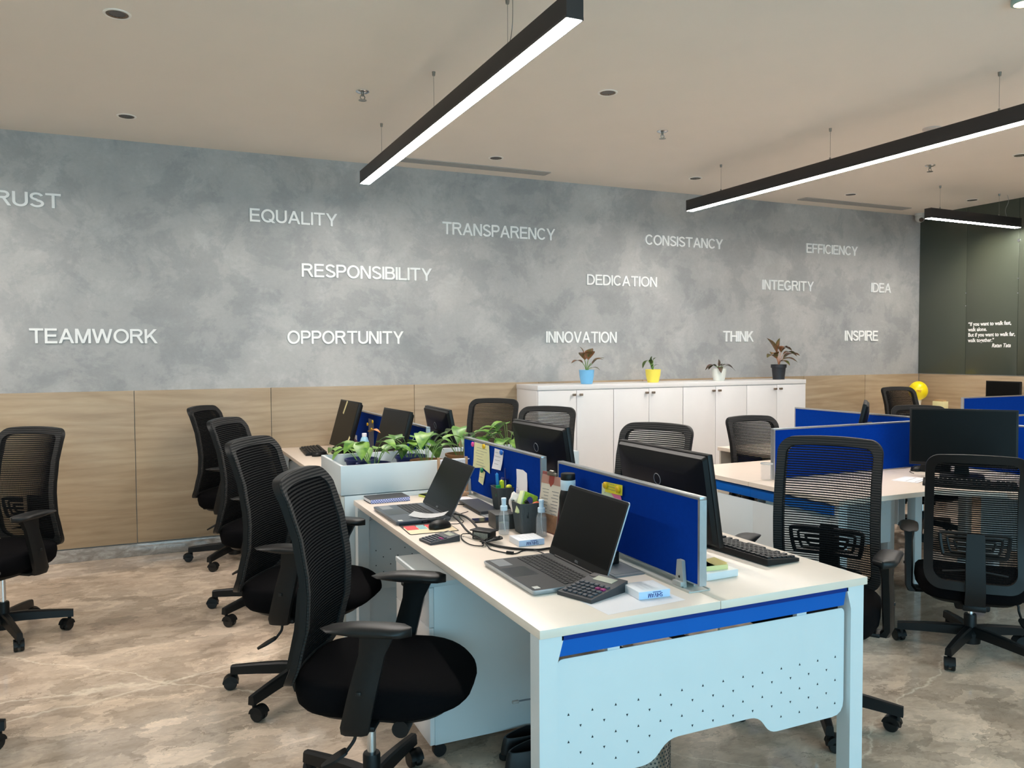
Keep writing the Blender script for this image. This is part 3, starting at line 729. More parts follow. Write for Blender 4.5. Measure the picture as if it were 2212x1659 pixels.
    loft(b, rg); sp = finish(b, 'back_spine', BLACK_PL, t, 30); U.append(sp)
    b = BM(); zc = ZS + 0.17
    for s in (-1, 1):
        for k, (yy, hh) in enumerate(((.145, .052), (.115, .036), (.085, .021))):
            P = [(s * .03, zc + hh), (s * yy * .9, zc + hh), (s * yy, zc + hh * .7), (s * (yy - .012), zc - hh * .8), (s * (yy - .03), zc - hh), (s * .03, zc - hh)]
            tube(b, [(bp(y, z, -0.012).x, y, z) for y, z in P], 0.009 if k == 0 else 0.0062, n=6, k=3)
        tube(b, [(bp(y, zc, -0.012).x, y, zc) for y in (s * .03, s * .08, s * .135)], 0.0062, n=6, k=2)
    lb = finish(b, 'lumbar_support', BLACK_PL, t); U.append(lb)
    b = BM()
    for s in (-1, 1): tube(b, [(-.262, s * .03, ZS + .06), (-.256, s * .09, ZS + .052), (-.25, s * .135, ZS + .045)], 0.005, n=6, k=2)
    finish(b, 'lumbar_handle', BLACK_PU, lb)
    # arms
    for s in (-1, 1):
        b = BM(); rg = []
        for x, y, z, a, c in ((-.02, .205, ZS - .118, .036, .03), (-.02, .256, ZS - .122, .04, .024), (-.016, .274, ZS - .095, .042, .018), (.012, .275, ZS + .02, .041, .020), (.038, .275, ZS + .12, .038, .018), (.055, .274, ZS + .178, .05, .026)):
            rg.append([Vector((x + a * p, s * y + c * q, z)) for p, q in ((-1, -.6), (-.6, -1), (.6, -1), (1, -.6), (1, .6), (.6, 1), (-.6, 1), (-1, .6))])
        loft(b, rg); ar = finish(b, 'armrest_post', BLACK_PL, t, 30); U.append(ar)
        b = BM(); box(b, (.002, s * .294, ZS + .01), (.016, .012, .014), 0.003); finish(b, 'height_button', BLACK_PU, ar)
        b = BM(); rg = []
        for k in range(11):
            f = k / 10; X = -.115 + .27 * f; wd = .044 * (1 - (2 * f - 1) ** 6) ** .5 * (0.86 + .14 * f) + .004
            zt = ZS + .203 + .006 * (1 - (2 * f - 1) ** 2) - .010 * max(0, .35 - f) / .35; zb = ZS + .176 + .016 * max(0, .45 - f) / .45
            zm = (zt + zb) / 2
            rg.append([Vector((X, s * .276 + wd * p, zm + (zt - zb) / 2 * q)) for p, q in ((-1, 0), (-.93, .6), (-.6, 1), (0, 1.08), (.6, 1), (.93, .6), (1, 0), (.85, -.7), (.5, -1), (-.5, -1), (-.85, -.7))])
        loft(b, rg); U.append(finish(b, 'armrest_pad', BLACK_PU, t, 50))
    for u in U: u['up'] = 1
    return t
CH = make_chair(); used = [False]
def chair(x, y, deg, dz, label, base=0.0):
    """deg: direction the sitter faces; dz: height of the gas lift; base: turn of the star base"""
    c = CH if not used[0] else copy_thing(CH, (0, 0, 0), 0, '', None)
    used[0] = True
    c.location = (x, y, 0); c.rotation_euler = (0, 0, radians(deg)); c['label'] = label; c['group'] = 'black mesh-back office chairs'
    for ch in c.children:
        if ch.get('up'): ch.location = (.045, 0, dz)
        elif ch.name.startswith(('base_leg', 'base_hub', 'caster')): ch.rotation_euler = (0, 0, radians(base - deg))
    return c
CHAIRS = [
 (.64, 2.53, -30, .02, 'black mesh-back chair closest to the camera, beside the open silver-edged laptop', 48),
 (.595, 3.57, -34, .03, 'black mesh-back chair beside the slate laptop with the loose note, behind the closest chair', 6),
 (.60, 4.81, -31, .03, 'black mesh-back chair standing level with the planter box, third from the camera along the desks', 4),
 (.55, 6.08, -31, .03, 'black mesh-back chair by the oak wall, last along the desk edge with the leaning monitors', 17),
 (-.72, 4.93, 232, .005, 'black mesh-back chair alone on the open floor in front of the oak wall', 2),
 (-.845, 3.56, 108, -.03, 'black chair cut off at the picture edge, with one caster and leg in view', -4),
 (2.465, 2.43, 212, .032, 'black mesh-back chair at the keyboard corner of the near desk, seen from the front', 17.5),
 (3.68, 2.63, 40, -.085, 'black mesh-back chair seen from behind, facing the large monitor of the corner desks', 56),
 (2.28, 3.47, 207, .02, 'black mesh-back chair in front of the white cabinets, behind the largest black monitor', 0),
 (2.42, 4.92, 222, .02, 'black mesh-back chair in front of the first white cabinet doors, behind the middle monitor', 0),
 (2.42, 5.85, 226, .03, 'black mesh-back chair against the oak wall beside the end of the white cabinets', 0),
 (3.80, 4.15, 268, -.045, 'black mesh-back chair beside the low white open-shelf cabinet, leaning toward the doors', 0),
 (5.72, 4.52, 228, -.055, 'black mesh-back chair low behind the blue screens, its top edge below the yellow balloon', 0),
 (7.05, 5.68, 264, .03, 'black mesh-back chair standing in front of the yellow balloon', 0),
]
for c in CHAIRS: chair(*c)
for o in bpy.data.objects:
    if 'up' in o: del o['up']

# ------------------------------------------------------------------ bench desks: width along X (0..W), length along Y (0..L)
def triangles(b, x0, x1, z_of_bottom, ztop, y, pitch=0.0762, rows=6, s=0.0050, sgn=-1):
    nx = int((x1 - x0) / pitch)
    for r in range(rows):
        z = ztop - 0.0385 * r; up = (r % 2 == 0); off = 0 if up else pitch / 2
        for k in range(nx + 1):
            x = x0 + off + k * pitch
            if x > x1 or z - 0.02 < z_of_bottom(x): continue
            f = 1 if up else -1
            P = [Vector((x - s * .7, 0, z - f * s * .7)), Vector((x + s * .7, 0, z - f * s * .7)), Vector((x, 0, z + f * s * .8))]
            loft(b, [[Vector((p.x, y, p.z)) for p in P], [Vector((p.x, y + sgn * 0.0006, p.z)) for p in P]])
HOLE = mat('dark_perforation', (38, 48, 52), 0.9, var=0.05)
def bench(name, label, loc, deg, W, L, hz=0.75, group='bench desks', rail=True, flaps=()):
    t = thing(name, label, 'desk', loc, deg, group)
    th = 0.025; zt = hz - th
    for x0, x1 in ((0, W / 2 - 0.0012), (W / 2 + 0.0012, W)):
        b = BM(); bx(b, x0, x1, 0, L, zt, hz, 0.0015); finish(b, 'tabletop', CREAM_TOP, t)
    b = BM()
    for y in (0.02, L - 0.07): bx(b, 0.01, W - 0.01, y, y + 0.05, zt - 0.02, zt, 0.002)
    for x in (0.09, W - 0.13): bx(b, x, x + 0.04, 0.06, L - 0.06, zt - 0.05, zt, 0.002)
    finish(b, 'steel_frame', WHITE_METAL, t)
    zl = zt - 0.0005
    for sx in (0, 1):
        for sy in (0, 1):
            b = BM()
            P = [(0.004, 0), (0.060, 0), (0.060, zl - 0.075), (0.078, zl - 0.012), (0.078, zl), (0.004, zl)]
            P = [(x if not sx else W - x, z) for x, z in P]
            y0 = 0.012 if not sy else L - 0.012 - 0.055
            prism(b, P, -(y0 + 0.055), -y0, XZ); finish(b, 'leg', WHITE_METAL, t, 25)
    for sy in (0, 1):
        y = 0.018 if not sy else L - 0.018
        sg = 1 if not sy else -1
        b = BM(); P = [(0.074, zl - 0.004), (W - 0.074, zl - 0.004), (W - 0.086, zl - 0.062), (0.064, zl - 0.062)]
        prism(b, P, -max(y, y + sg * .03), -min(y, y + sg * .03), XZ); rb = finish(b, 'blue_rail', BLUE_METAL, t, 25)
        b = BM(); bx(b, 0.073, W - 0.073, min(y - sg * .006, y), max(y - sg * .006, y), zl - 0.016, zl - 0.004); finish(b, 'rail_shade_strip', mat('rail_recess_shade', (0, 46, 124), 0.5, var=0.02, spec=0.2), rb)  # darker blue strip: recess shade along the rail top, put in as colour
        zp = zl - 0.076; zb = 0.292; zn = 0.354
        P = [(0.068, zp), (0.068, zb), (0.38, zb), (0.435, zn), (W - 0.425, zn), (W - 0.38, zb), (W - 0.068, zb), (W - 0.068, zp)]
        P = round_poly(P, [.02, .05, .05, .05, .035, .03, .05, .02])
        yp = y + sg * 0.014
        b = BM(); prism(b, P, -max(yp, yp + sg * .002), -min(yp, yp + sg * .002), XZ)
        for x in (0.25, W - 0.25):
            bx(b, x - .02, x + .02, min(yp + sg * .002, yp + sg * .02), max(yp + sg * .002, yp + sg * .02), zp - 0.03, zl - 0.03)
        pn = finish(b, 'end_panel', WHITE_METAL, t, 25)
        def zbot(x): return zb if x < 0.40 or x > W - 0.40 else zn
        b = BM(); triangles(b, 0.103, W - 0.09, zbot, 0.491, yp, sgn=-sg); triangles(b, 0.103, W - 0.09, zbot, 0.491, yp + sg * .002, sgn=sg); finish(b, 'perforations', HOLE, pn)
    if rail:
        b = BM(); bx(b, W / 2 - 0.035, W / 2 + 0.035, 0.10, L - 0.10, hz, hz + 0.004, 0.001); bx(b, W / 2 - 0.04, W / 2 - 0.035, 0.10, L - 0.10, hz, hz + 0.007); bx(b, W / 2 + 0.035, W / 2 + 0.04, 0.10, L - 0.10, hz, hz + 0.007)
        finish(b, 'centre_rail', mat('pale_aluminium_rail', (186, 186, 180), 0.4, metal=0.3, var=0.02), t)
    for x, y in flaps:
        b = BM(); bx(b, x - .065, x + .065, y - .15, y + .15, hz, hz + 0.003, 0.0012); f = finish(b, 'power_flap', GREY_PL, t)
        b = BM(); bx(b, x - .055, x + .055, y - .149, y - .14, hz + 0.0028, hz + 0.0036); bx(b, x - .052, x + .052, y - .125, y + .14, hz + 0.0030, hz + 0.0042, 0.0005); finish(b, 'flap_lid', mat('grey_flap_lid', (112, 115, 118), 0.4, var=0.03), f)
    return t
DX, DY0, DY1, DY2, DY3 = 0.935, 1.886, 4.01, 4.515, YB - 0.025
bench('bench_desk', 'white bench desk closest to the camera, with blue rail and perforated end panel', (DX, DY0, 0), 0, 1.2, DY1 - DY0 - 0.012, flaps=((.512, .49), (.50, 1.56)))
bench('bench_desk', 'white bench desk against the oak wall, carrying the two leaning monitors', (DX, DY2 + 0.012, 0), 0, 1.2, DY3 - DY2 - 0.012)

def divider(label, p0, p1, z0, z1, side=1, brackets=True):
    """blue fabric screen between p0 and p1 on the plane of the desks"""
    p0 = Vector(p0); p1 = Vector(p1); L = (p1 - p0).length; a = math.degrees(math.atan2((p1 - p0).y, (p1 - p0).x))
    t = thing('desk_divider', label, 'desk screen', (p0.x, p0.y, z0), a, 'blue desk screens')
    H = z1 - z0; th = 0.026; e = 0.010
    b = BM(); bx(b, e, L - e, -th / 2 + .001, th / 2 - .001, 0.004, H - e); finish(b, 'fabric_panel', BLUE_FABRIC, t)
    b = BM(); bx(b, 0, L, -th / 2, th / 2, H - e, H, 0.0015); bx(b, 0, e, -th / 2, th / 2, 0, H - e); bx(b, L - e, L, -th / 2, th / 2, 0, H - e); bx(b, e, L - e, -th / 2, th / 2, 0, 0.004)
    finish(b, 'aluminium_edge', ALU, t)
    if brackets:
        for x in (0.085, L - 0.085):
            b = BM()
            for s in (-1, 1):
                P = round_poly([(-.022, 0), (.022, 0), (.013, .085), (-.013, .085)], .004)
                prism(b, [(x + px, pz - .02) for px, pz in P], -s * (th / 2 + .0005), -s * (th / 2 + .013), XZ)
                bx(b, x - .022, x + .022, s * (th / 2 + .0005), s * (th / 2 + .024), -z0 + 0.757, -z0 + 0.772, 0.002)
            k = finish(b, 'clamp_bracket', SATIN, t)
            b = BM()
            for s in (-1, 1): cyl(b, (x, s * (th / 2 + .012), 0.012), (x, s * (th / 2 + .0145), 0.012), .004, n=10)
            finish(b, 'clamp_screw', BLACK_PL, k)
    return t
DXC = DX + 0.6
divider('blue desk screen at the near end of the closest desk, with pink and lime notes', (DXC, 1.97), (DXC, 2.90), .772, 1.047)
divider('blue desk screen with pinned handwritten sheets, on the closest desk beside the planter', (DXC, 3.05), (DXC, 3.97), .772, 1.047)
divider('blue desk screen on the wall-side desk behind the planter leaves', (DXC, 4.60), (DXC, 5.50), .772, 1.047)
divider('blue desk screen next to the oak wall with a pinned grey strip', (DXC, 5.58), (DXC, 6.46), .772, 1.047)

# ------------------------------------------------------------------ corner desks on the far side of the room (cross of four L-shaped tops)
CX, CY = 4.70, 3.575
def corner_desk(label, sx, sy, xo, ly=1.30):
    """one L-shaped place of the cross; sx, sy give the quadrant, xo its outer reach in x"""
    t = thing('corner_desk', label, 'desk', (CX, CY, 0), 0, 'L-shaped corner desks')
    d, lx = 0.66, xo
    P = [(0.002, 0.002), (lx, 0.002), (lx, d), (d + .22, d), (d, d + .22), (d, ly), (0.002, ly)]
    if ly < .9: P = [(0.002, 0.002), (lx, 0.002), (lx, d), (0.002, d)]
    P = [(sx * x, sy * y) for x, y in P]
    if sx * sy < 0: P.reverse()
    b = BM(); prism(b, P, 0.725, 0.75); finish(b, 'tabletop', CREAM_TOP, t, 25)
    for (x, y) in ((lx - .06, d - .06), (0.37, 0.10), (d - .06, ly - .06)):
        b = BM(); bx(b, sx * x - .03, sx * x + .03, sy * y - .03, sy * y + .03, 0, 0.725, 0.003); finish(b, 'leg', WHITE_METAL, t)
    b = BM(); bx(b, sx * .03, sx * .034, sy * .3, sy * (ly - .1), 0.30, 0.70); finish(b, 'modesty_panel', WHITE_METAL, t); b = BM(); bx(b, sx * 0.5, sx * (lx - .1), sy * .03, sy * .034, 0.30, 0.70); pn = finish(b, 'modesty_panel', WHITE_METAL, t)
    b = BM()
    for r in range(5):
        for k in range(9):
            x = sx * (0.55 + k * .06 + (.03 if r % 2 else 0)); cyl(b, (x, sy * .0345, 0.62 - .035 * r), (x, sy * .0352, .62 - .035 * r), .004, n=6)
    finish(b, 'perforations', mat('pale_perforation', (216, 214, 206), 0.6, var=0.02), pn)
    # end under the outer edge: blue rail and end panel
    b = BM(); bx(b, sx * (lx - .045), sx * (lx - .015), sy * 0.0, sy * (d - .06), 0.662, 0.716, 0.002); finish(b, 'blue_rail', BLUE_METAL, t)
    b = BM(); bx(b, sx * (lx - .036), sx * (lx - .034), sy * 0.0, sy * (d - .08), 0.25, 0.64, 0.0008); finish(b, 'end_panel', WHITE_METAL, t)
    return t
corner_desk('L-shaped white desk with the large front-facing monitor, beyond the closest desk', -1, -1, 1.6)
corner_desk('straight white desk place behind the screen next to the white cabinets', -1, 1, 1.6, .66)
corner_desk('L-shaped white desk place hidden behind the big monitor, camera side', 1, -1, 1.55)
corner_desk('L-shaped white desk place beyond the screens, toward the yellow balloon', 1, 1, 1.55)
divider('blue desk screen behind the clear tumbler, running to the large monitor', (3.275, CY), (CX - .016, CY), .752, 1.047, brackets=False)
divider('blue desk screen running away from the camera past the small turned monitor', (CX, CY + .016), (CX, 4.87), .752, 1.047, brackets=False)
divider('blue desk screen just past the large monitor, running toward the camera', (CX, 2.36), (CX, CY - .016), .752, 1.047, brackets=False)
divider('blue desk screen behind the large monitor on its far side, edge catching light', (CX + .016, CY), (6.15, CY), .752, 1.047, brackets=False)
bench('bench_desk', 'white bench desk in the corner by the green wall, under the highest blue screen', (8.13, 4.55, 0), 90, 1.08, 1.35, rail=True)
divider('blue desk screen in front of the oak wall under the short pendant', (6.96, 5.09), (8.10, 5.09), .772, 1.052)

# ------------------------------------------------------------------ monitors (screen faces +X, foot at the origin)
def monitor(label, x, y, deg, z=0.75, w=0.54, h=0.325, top=0.39, tilt=8, dx=0.0, name='monitor', group='black monitors', foot=True):
    t = thing(name, label, 'monitor', (x, y, z), deg, group)
    M = Matrix.Translation((dx, 0, top - h / 2)) @ Matrix.Rotation(radians(-tilt), 4, 'Y')
    b = BM(); bx(b, -.012, .010, -w / 2, w / 2, -h / 2, h / 2, 0.003)
    xf(b, list(b.verts), M); finish(b, 'front_shell', BLACK_MON, t)
    b = BM(); bx(b, .0095, .0108, -w / 2 + .011, w / 2 - .011, -h / 2 + .018, h / 2 - .011); xf(b, list(b.verts), M); sc = finish(b, 'screen', SCREEN, t)
    b = BM()
    rg = [[Vector((xx, yy, zz)) for yy, zz in rrect(-w / 2 * s, w / 2 * s, -h / 2 * s2, h / 2 * s2, .012)] for xx, s, s2 in ((-.0115, .985, .97), (-.026, .95, .92), (-.034, .80, .72), (-.040, .62, .55))]
    loft(b, rg); xf(b, list(b.verts), M); bs = finish(b, 'back_shell', BLACK_MON, t, 30)
    b = BM(); bx(b, -.0265, -.024, -w * .40, w * .40, h * .385, h * .395); xf(b, list(b.verts), M); finish(b, 'vent_slot', mat('deep_black', (6, 6, 7), 0.9, var=0.05), bs)
    b = BM(); P = [Vector((-.0405, .021 * cos(a), .050 + .021 * sin(a))) for a in [2 * pi * i / 20 for i in range(21)]]; tube(b, P, .0016, n=5, k=1); xf(b, list(b.verts), M); finish(b, 'badge_ring', GREY_PL, bs)
    if foot:
        b = BM(); zc = top - h / 2
        rg = [[Vector((xx + p * .012, q * wd, zz)) for p, q in ((-1, -1), (1, -1), (1, 1), (-1, 1))] for xx, zz, wd in ((-.075, .008, .04), (-.078, .08, .034), (-.07, zc - .02, .032), (-.052 + dx, zc + .0, .032))]
        loft(b, rg); bx(b, -.075 + dx, -.034 + dx, -.04, .04, zc - .05, zc + .01, .003)
        finish(b, 'stand_neck', BLACK_PL, t, 30)
        b = BM(); prism(b, rrect(-.15, .05, -.115, .115, .03), 0.0003, .010); finish(b, 'stand_base', BLACK_PL, t)
    return t
monitor('largest black monitor on the near desk, seen from behind over the blue screen', 1.855, 2.52, 0, w=.575, h=.335, top=.385, tilt=9, dx=-.06)
monitor('black monitor seen from behind in front of the white cabinet doors', 1.83, 3.51, 2, w=.55, h=.33, top=.40, tilt=9, dx=-.06)
monitor('black monitor seen from behind against the oak wall, above the planter leaves', 1.80, 4.95, -2, w=.53, h=.32, top=.39, tilt=11, dx=-.05)
monitor('black monitor leaning back by the oak wall, with a paper strip on its top edge', 1.285, 5.86, 184, w=.46, h=.35, top=.40, tilt=16, dx=-.03)
monitor('black monitor behind the planter leaves, its dark screen turned to the open floor', 1.34, 4.78, 184, w=.46, h=.33, top=.40, tilt=15, dx=-.02)
monitor('large black monitor facing the camera on the corner desk, behind a chair back', 4.30, 3.14, 217, w=.55, h=.335, top=.402, tilt=3)
monitor('small black monitor turned edge-on behind the clear tumbler screen', 4.40, 3.965, 131, w=.50, h=.30, top=.40, tilt=12)
monitor('dark monitor standing at the oak side wall above the highest blue screen', 8.02, 5.41, 180, w=.37, h=.30, top=.425, tilt=1)

# paper strips on the leaning monitor
SM = [o for o in bpy.data.objects if o.get('label', '').startswith('black monitor leaning back')][0]

# ------------------------------------------------------------------ keyboards and mice (keys run along Y, user on the +X side)
def keyboard(label, x, y, deg, z=0.75, L=.45, D=.15):
    t = thing('keyboard', label, 'keyboard', (x, y, z), deg, 'black desktop keyboards')
    b = BM(); P = [(-D / 2, 0.004), (D / 2, 0.002), (D / 2, .014), (-D / 2, .026)]
    vs = prism(b, P, -L / 2, L / 2, XZ); finish(b, 'keyboard_body', BLACK_PL, t, 25)
    b = BM()
    sl = -math.atan2(.012, D)
    for r in range(6):
        n = 15 if r < 5 else 9
        for k in range(n + 4):
            if r == 5 and 3 <= k <= 7:
                if k != 5: continue
                wd = .085
            else: wd = .0158
            yy = -L / 2 + .018 + (L - .036) * k / (n + 3) if n == 15 else -L / 2 + .018 + (L - .036) * k / 12
            if yy > L / 2 - .012 or (n == 15 and k == 14): continue
            xx = -D / 2 + .018 + r * .0215 + (.006 if r else 0)
            zz = .026 - .012 * (xx + D / 2) / D + .003
            box(b, (xx, yy, zz), (.0155, wd, .007), 0.0)
    finish(b, 'keys', KEYCAP, t)
    return t
keyboard('black keyboard on the near desk beside the blue screen end and lime notes', 1.985, 2.345, 3)
keyboard('black keyboard on the wall-side desk, in front of the leaning monitor', 1.125, 6.12, 176)
keyboard('black keyboard on the corner desk under the large front-facing monitor', 4.06, 2.92, 217)
def mouse(label, x, y, deg, z=0.75, L=.112, cab=None):
    t = thing('computer_mouse', label, 'mouse', (x, y, z), deg, 'black mice')
    b = BM(); rg = []
    for f in range(9):
        s = f / 8; X = -L / 2 + L * s; wd = .031 * (1 - abs(2 * s - 1) ** 3.2) ** .5 + .001; H = .006 + .030 * sin(pi * min(1, .12 + .82 * s)) ** .8
        rg.append([Vector((X, wd * cos(a), max(.0005, .004 + (H - .004) * sin(a)))) for a in [pi * i / 10 for i in range(11)]] + [Vector((X, -wd * .9, 0.0005)), Vector((X, wd * .9, .0005))])
    loft(b, rg); finish(b, 'mouse_shell', BLACK_MON, t, 50)
    b = BM(); cyl(b, (L * .26, -.004, .027), (L * .26, .004, .027), .008, n=12); finish(b, 'scroll_wheel', DARKGREY, t)
    b = BM(); tube(b, cab or [(L / 2 - .004, 0, .008), (L / 2 + .03, .02, .003), (L / 2 + .05, .06, .002), (L / 2 + .06, .09, .002)], .0017, n=6); finish(b, 'mouse_cable', BLACK_PL, t)
    return t
mouse('black mouse on the coloured mouse pad beside the slate laptop', 1.112, 3.19, 20, z=.7525, cab=[(.052, 0, .008), (.10, .0, .002), (.15, .02, .001), (.19, .09, .001), (.24, .15, .001), (.30, .16, .004)])
mouse('black mouse lying against the keyboard on the wall-side desk', 1.12, 5.86, 20)
mouse('black mouse on the corner desk in front of the blue screen, beside the large monitor', 4.32, 3.44, 170)

# ------------------------------------------------------------------ laptops (open toward -X local user side; hinge at the origin line)
def laptop(label, x, y, deg, W, D, open_deg, shell, deck, badge, extra):
    t = thing('laptop', label, 'laptop', (x, y, 0.75), deg, 'open laptops')
    P = rrect(0, D, -W / 2, W / 2, .012)
    b = BM(); loft(b, [[Vector((p[0] + (D / 2 - p[0]) * .02, p[1] * .98, .003)) for p in P], [Vector((p[0], p[1], .011)) for p in P], [Vector((p[0], p[1], .0165)) for p in P]]); base = finish(b, 'laptop_base', shell, t, 30)
    b = BM(); prism(b, rrect(.004, D - .004, -W / 2 + .004, W / 2 - .004, .009), .0164, .0172); finish(b, 'palm_deck', deck, t, 30)
    for yy in (-W / 2 + .04, W / 2 - .04):
        pass
    b = BM()
    for xx in (.03, D - .03):
        for yy in (-W / 2 + .03, W / 2 - .03): cyl(b, (xx, yy, 0.0002), (xx, yy, .004), .008, n=10)
    finish(b, 'rubber_feet', BLACK_PL, base)
    b = BM(); x0 = .045
    for r in range(6):
        d = .0165 if r else .011; xx = x0 + (r * .0185 if r else 0) - (.004 if r else 0)
        n = 18
        for k in range(n):
            yy = -W / 2 + .022 + (W - .044) * (k + .5) / n
            if r == 5 and 4 <= k <= 8:
                if k == 6: box(b, (xx, yy, .0182), (d - .002, (W - .044) / n * 4.8, .002), 0)
                continue
            box(b, (xx, yy, .0182), (d - .003, (W - .044) / n - .003, .002), 0)
    finish(b, 'laptop_keys', KEYCAP, t)
    b = BM(); bx(b, D - .10, D - .012, -.055 - .02, .055 - .02, .0171, .0175); finish(b, 'touchpad', mat('touchpad_' + label[:5], tuple(int(c) for c in ((48, 49, 50) if deck is not GREY_METAL else (74, 80, 88))), 0.3, var=0.02), t)
    # lid
    A = radians(180 - open_deg)
    M = Matrix.Translation((.006, 0, .017)) @ Matrix.Rotation(-radians(open_deg), 4, 'Y')
    H = D - .004
    PL = rrect(0, H, -W / 2, W / 2, .010)
    b = BM(); prism(b, PL, .001, .0055, M); finish(b, 'lid_back', shell, t, 30)
    b = BM(); prism(b, rrect(.0015, H - .0015, -W / 2 + .0015, W / 2 - .0015, .009), -.0006, .001, M); bz = finish(b, 'lid_bezel', BLACK_MON, t, 30)
    b = BM(); prism(b, rrect(.030, H - .010, -W / 2 + .009, W / 2 - .009, .002), -.0010, -.0006, M); finish(b, 'laptop_screen', SCREEN, t)
    b = BM(); cyl(b, (.004, -W / 2 + .05, .0165), (.004, W / 2 - .05, .0165), .006, n=12); finish(b, 'hinge_bar', BLACK_PL, t)
    text_obj(badge, .011, .0002, 'badge_text', GREY_PL, bz, M=M @ Matrix.Translation((.011, 0, -.0008)) @ Matrix(((0, 1, 0, 0), (1, 0, 0, 0), (0, 0, -1, 0), (0, 0, 0, 1))), align='CENTER')
    b = BM()
    for k, (xx, wd) in enumerate(((.075, .014), (.105, .014), (.135, .008))): bx(b, xx - wd / 2, xx + wd / 2, W / 2 * extra - .0006 * extra, W / 2 * extra + .0004 * extra, .006, .0115)
    finish(b, 'side_ports', mat('deep_black', (6, 6, 7), 0.9), base)
    for (xx, yy, sx, sy, mm) in ((D - .045, -W / 2 + .055 if extra > 0 else W / 2 - .055, .05, .085, GREY_PL), ):
        b = BM(); bx(b, xx - sx / 2, xx + sx / 2, yy - sy / 2, yy + sy / 2, .0171, .0177); finish(b, 'palm_sticker', mm, t)
    b = BM(); yy = W / 2 * extra - .03 * extra; bx(b, D - .035, D - .015, yy - .012, yy + .012, .0171, .0177); finish(b, 'logo_sticker', mat('pale_sticker', (206, 204, 198), 0.5, var=0.02), t)
    return t
SILVER = mat('silver_laptop_shell', (176, 182, 188), 0.3, metal=0.7, var=0.02)
DECKBLK = mat('charcoal_palm_rest', (50, 51, 52), 0.45, var=0.05, vscale=40)
lp2 = laptop('open silver-edged black laptop in front of the near blue screen', 1.312, 2.362, 180, .398, .262, 110, SILVER, DECKBLK, 'DELL', 1)
lp1 = laptop('open slate-grey laptop with a loose white note on its keys', 1.208, 3.505, 180, .395, .25, 118, GREY_METAL, GREY_METAL, 'ASUS', 1)

# note on the slate laptop
b = BM(); g = []
for i in range(7):
    r = []
    for j in range(5):
        u, v = i / 6, j / 4; r.append(b.verts.new((.16 * (u - .5), .09 * (v - .5), .012 * (u - .45) ** 2 * 4 + .002 * v)))
    g.append(r)
for i in range(6):
    for j in range(4): b.faces.new((g[i][j], g[i + 1][j], g[i + 1][j + 1], g[i][j + 1]))
bmesh.ops.solidify(b, geom=list(b.faces), thickness=.0004)
o = single('loose_note', b, mat('bright_white_paper', (240, 240, 240), 0.7, var=0.01), 'curled white note lying across the keys of the slate laptop', 'paper', (1.12, 3.36, .7705), -34, sharp=60)

# ------------------------------------------------------------------ small things on the near desk
t = thing('notebook', 'thick notebook with a dark cover and blue checked spine, against the planter', 'notebook', (1.085, 3.925, .75), 2)
b = BM(); bx(b, -.098, .098, -.060, .062, .0022, .0185); finish(b, 'pages', PAPER_W, t)
b = BM(); prism(b, rrect(-.102, .102, -.068, .066, .012), .0185, .0212); prism(b, rrect(-.102, .102, -.068, .066, .012), .0002, .0022); finish(b, 'cover', mat('charcoal_notebook_cover', (62, 60, 62), 0.6, var=0.05), t)
m_, nt_, p_ = nodes_of('blue_checked_cloth'); mp_ = mapping(nt_, (1, 1, 1)); ck = N(nt_, 'TexChecker', Scale=160.0); ck.inputs[1].default_value = lin((88, 104, 172)); ck.inputs[2].default_value = lin((198, 206, 234))
nt_.links.new(mp_.outputs[0], ck.inputs[0]); nt_.links.new(ck.outputs[0], p_.inputs['Base Color']); p_.inputs['Roughness'].default_value = .8
b = BM(); bx(b, -.100, .101, -.0695, -.058, .001, .0205, .002); finish(b, 'spine', m_, t)

def sticky(label, x, y, deg, s, h, m, z=.75, group='sticky note pads', curl=.014, ink=True):
    t = thing('sticky_note_pad', label, 'sticky notes', (x, y, z), deg, group)
    b = BM(); bx(b, -s / 2, s / 2, -s / 2, s / 2, 0.0002, h, .0006); finish(b, 'pad', m, t)
    b = BM(); g = []
    for i in range(6):
        r = []
        for j in range(2): r.append(b.verts.new((-s / 2 + s * i / 5, -s / 2 + s * j, h + .0006 + curl * max(0, i / 5 - .5) ** 2 * 4)))
        g.append(r)
    for i in range(5): b.faces.new((g[i][0], g[i + 1][0], g[i + 1][1], g[i][1]))
    bmesh.ops.solidify(b, geom=list(b.faces), thickness=.0003); finish(b, 'curled_top_sheet', m, t)
    if not ink: return t
    b = BM()
    for k in range(4): bx(b, -s * .32, s * (.1 + .06 * (k % 3)), -s * .3 + k * s * .17, -s * .3 + k * s * .17 + .0012, h + .0003, h + .0011)
    finish(b, 'handwriting', INK, t)
    return t
sticky('lime sticky note pad between the notebook and the slate laptop screen', 1.31, 3.93, 15, .075, .012, PAPER_LIME)
b = BM(); bx(b, -.055, .055, -.05, .05, .0002, .0006); single('mouse_pad_note', b, PAPER_W, 'white sheet lying under the folded screen edge of the slate laptop', 'paper', (1.44, 3.78, .7502), 20)
bb = thing('boxed_pad', 'white flat box under the yellow-green note pad, behind the near screen end', 'box', (1.695, 2.115, .75), 2)
b = BM(); bx(b, -.07, .06, -.045, .05, .0002, .026, .004); finish(b, 'carton', mat('warm_white_carton', (238, 232, 226), 0.5, var=0.01), bb)
b = BM(); bx(b, -.066, .0602, -.0455, -.0445, .002, .024, .0004); finish(b, 'page_edge', mat('pale_carton_side', (222, 220, 220), 0.5, var=0.01), bb)
sticky('yellow-green sticky note pad lying on the white box behind the near screen end', 1.685, 2.125, -6, .082, .016, mat('dull_lime_paper', (226, 214, 150), 0.7, var=0.03), z=.7762, curl=.004, ink=False)

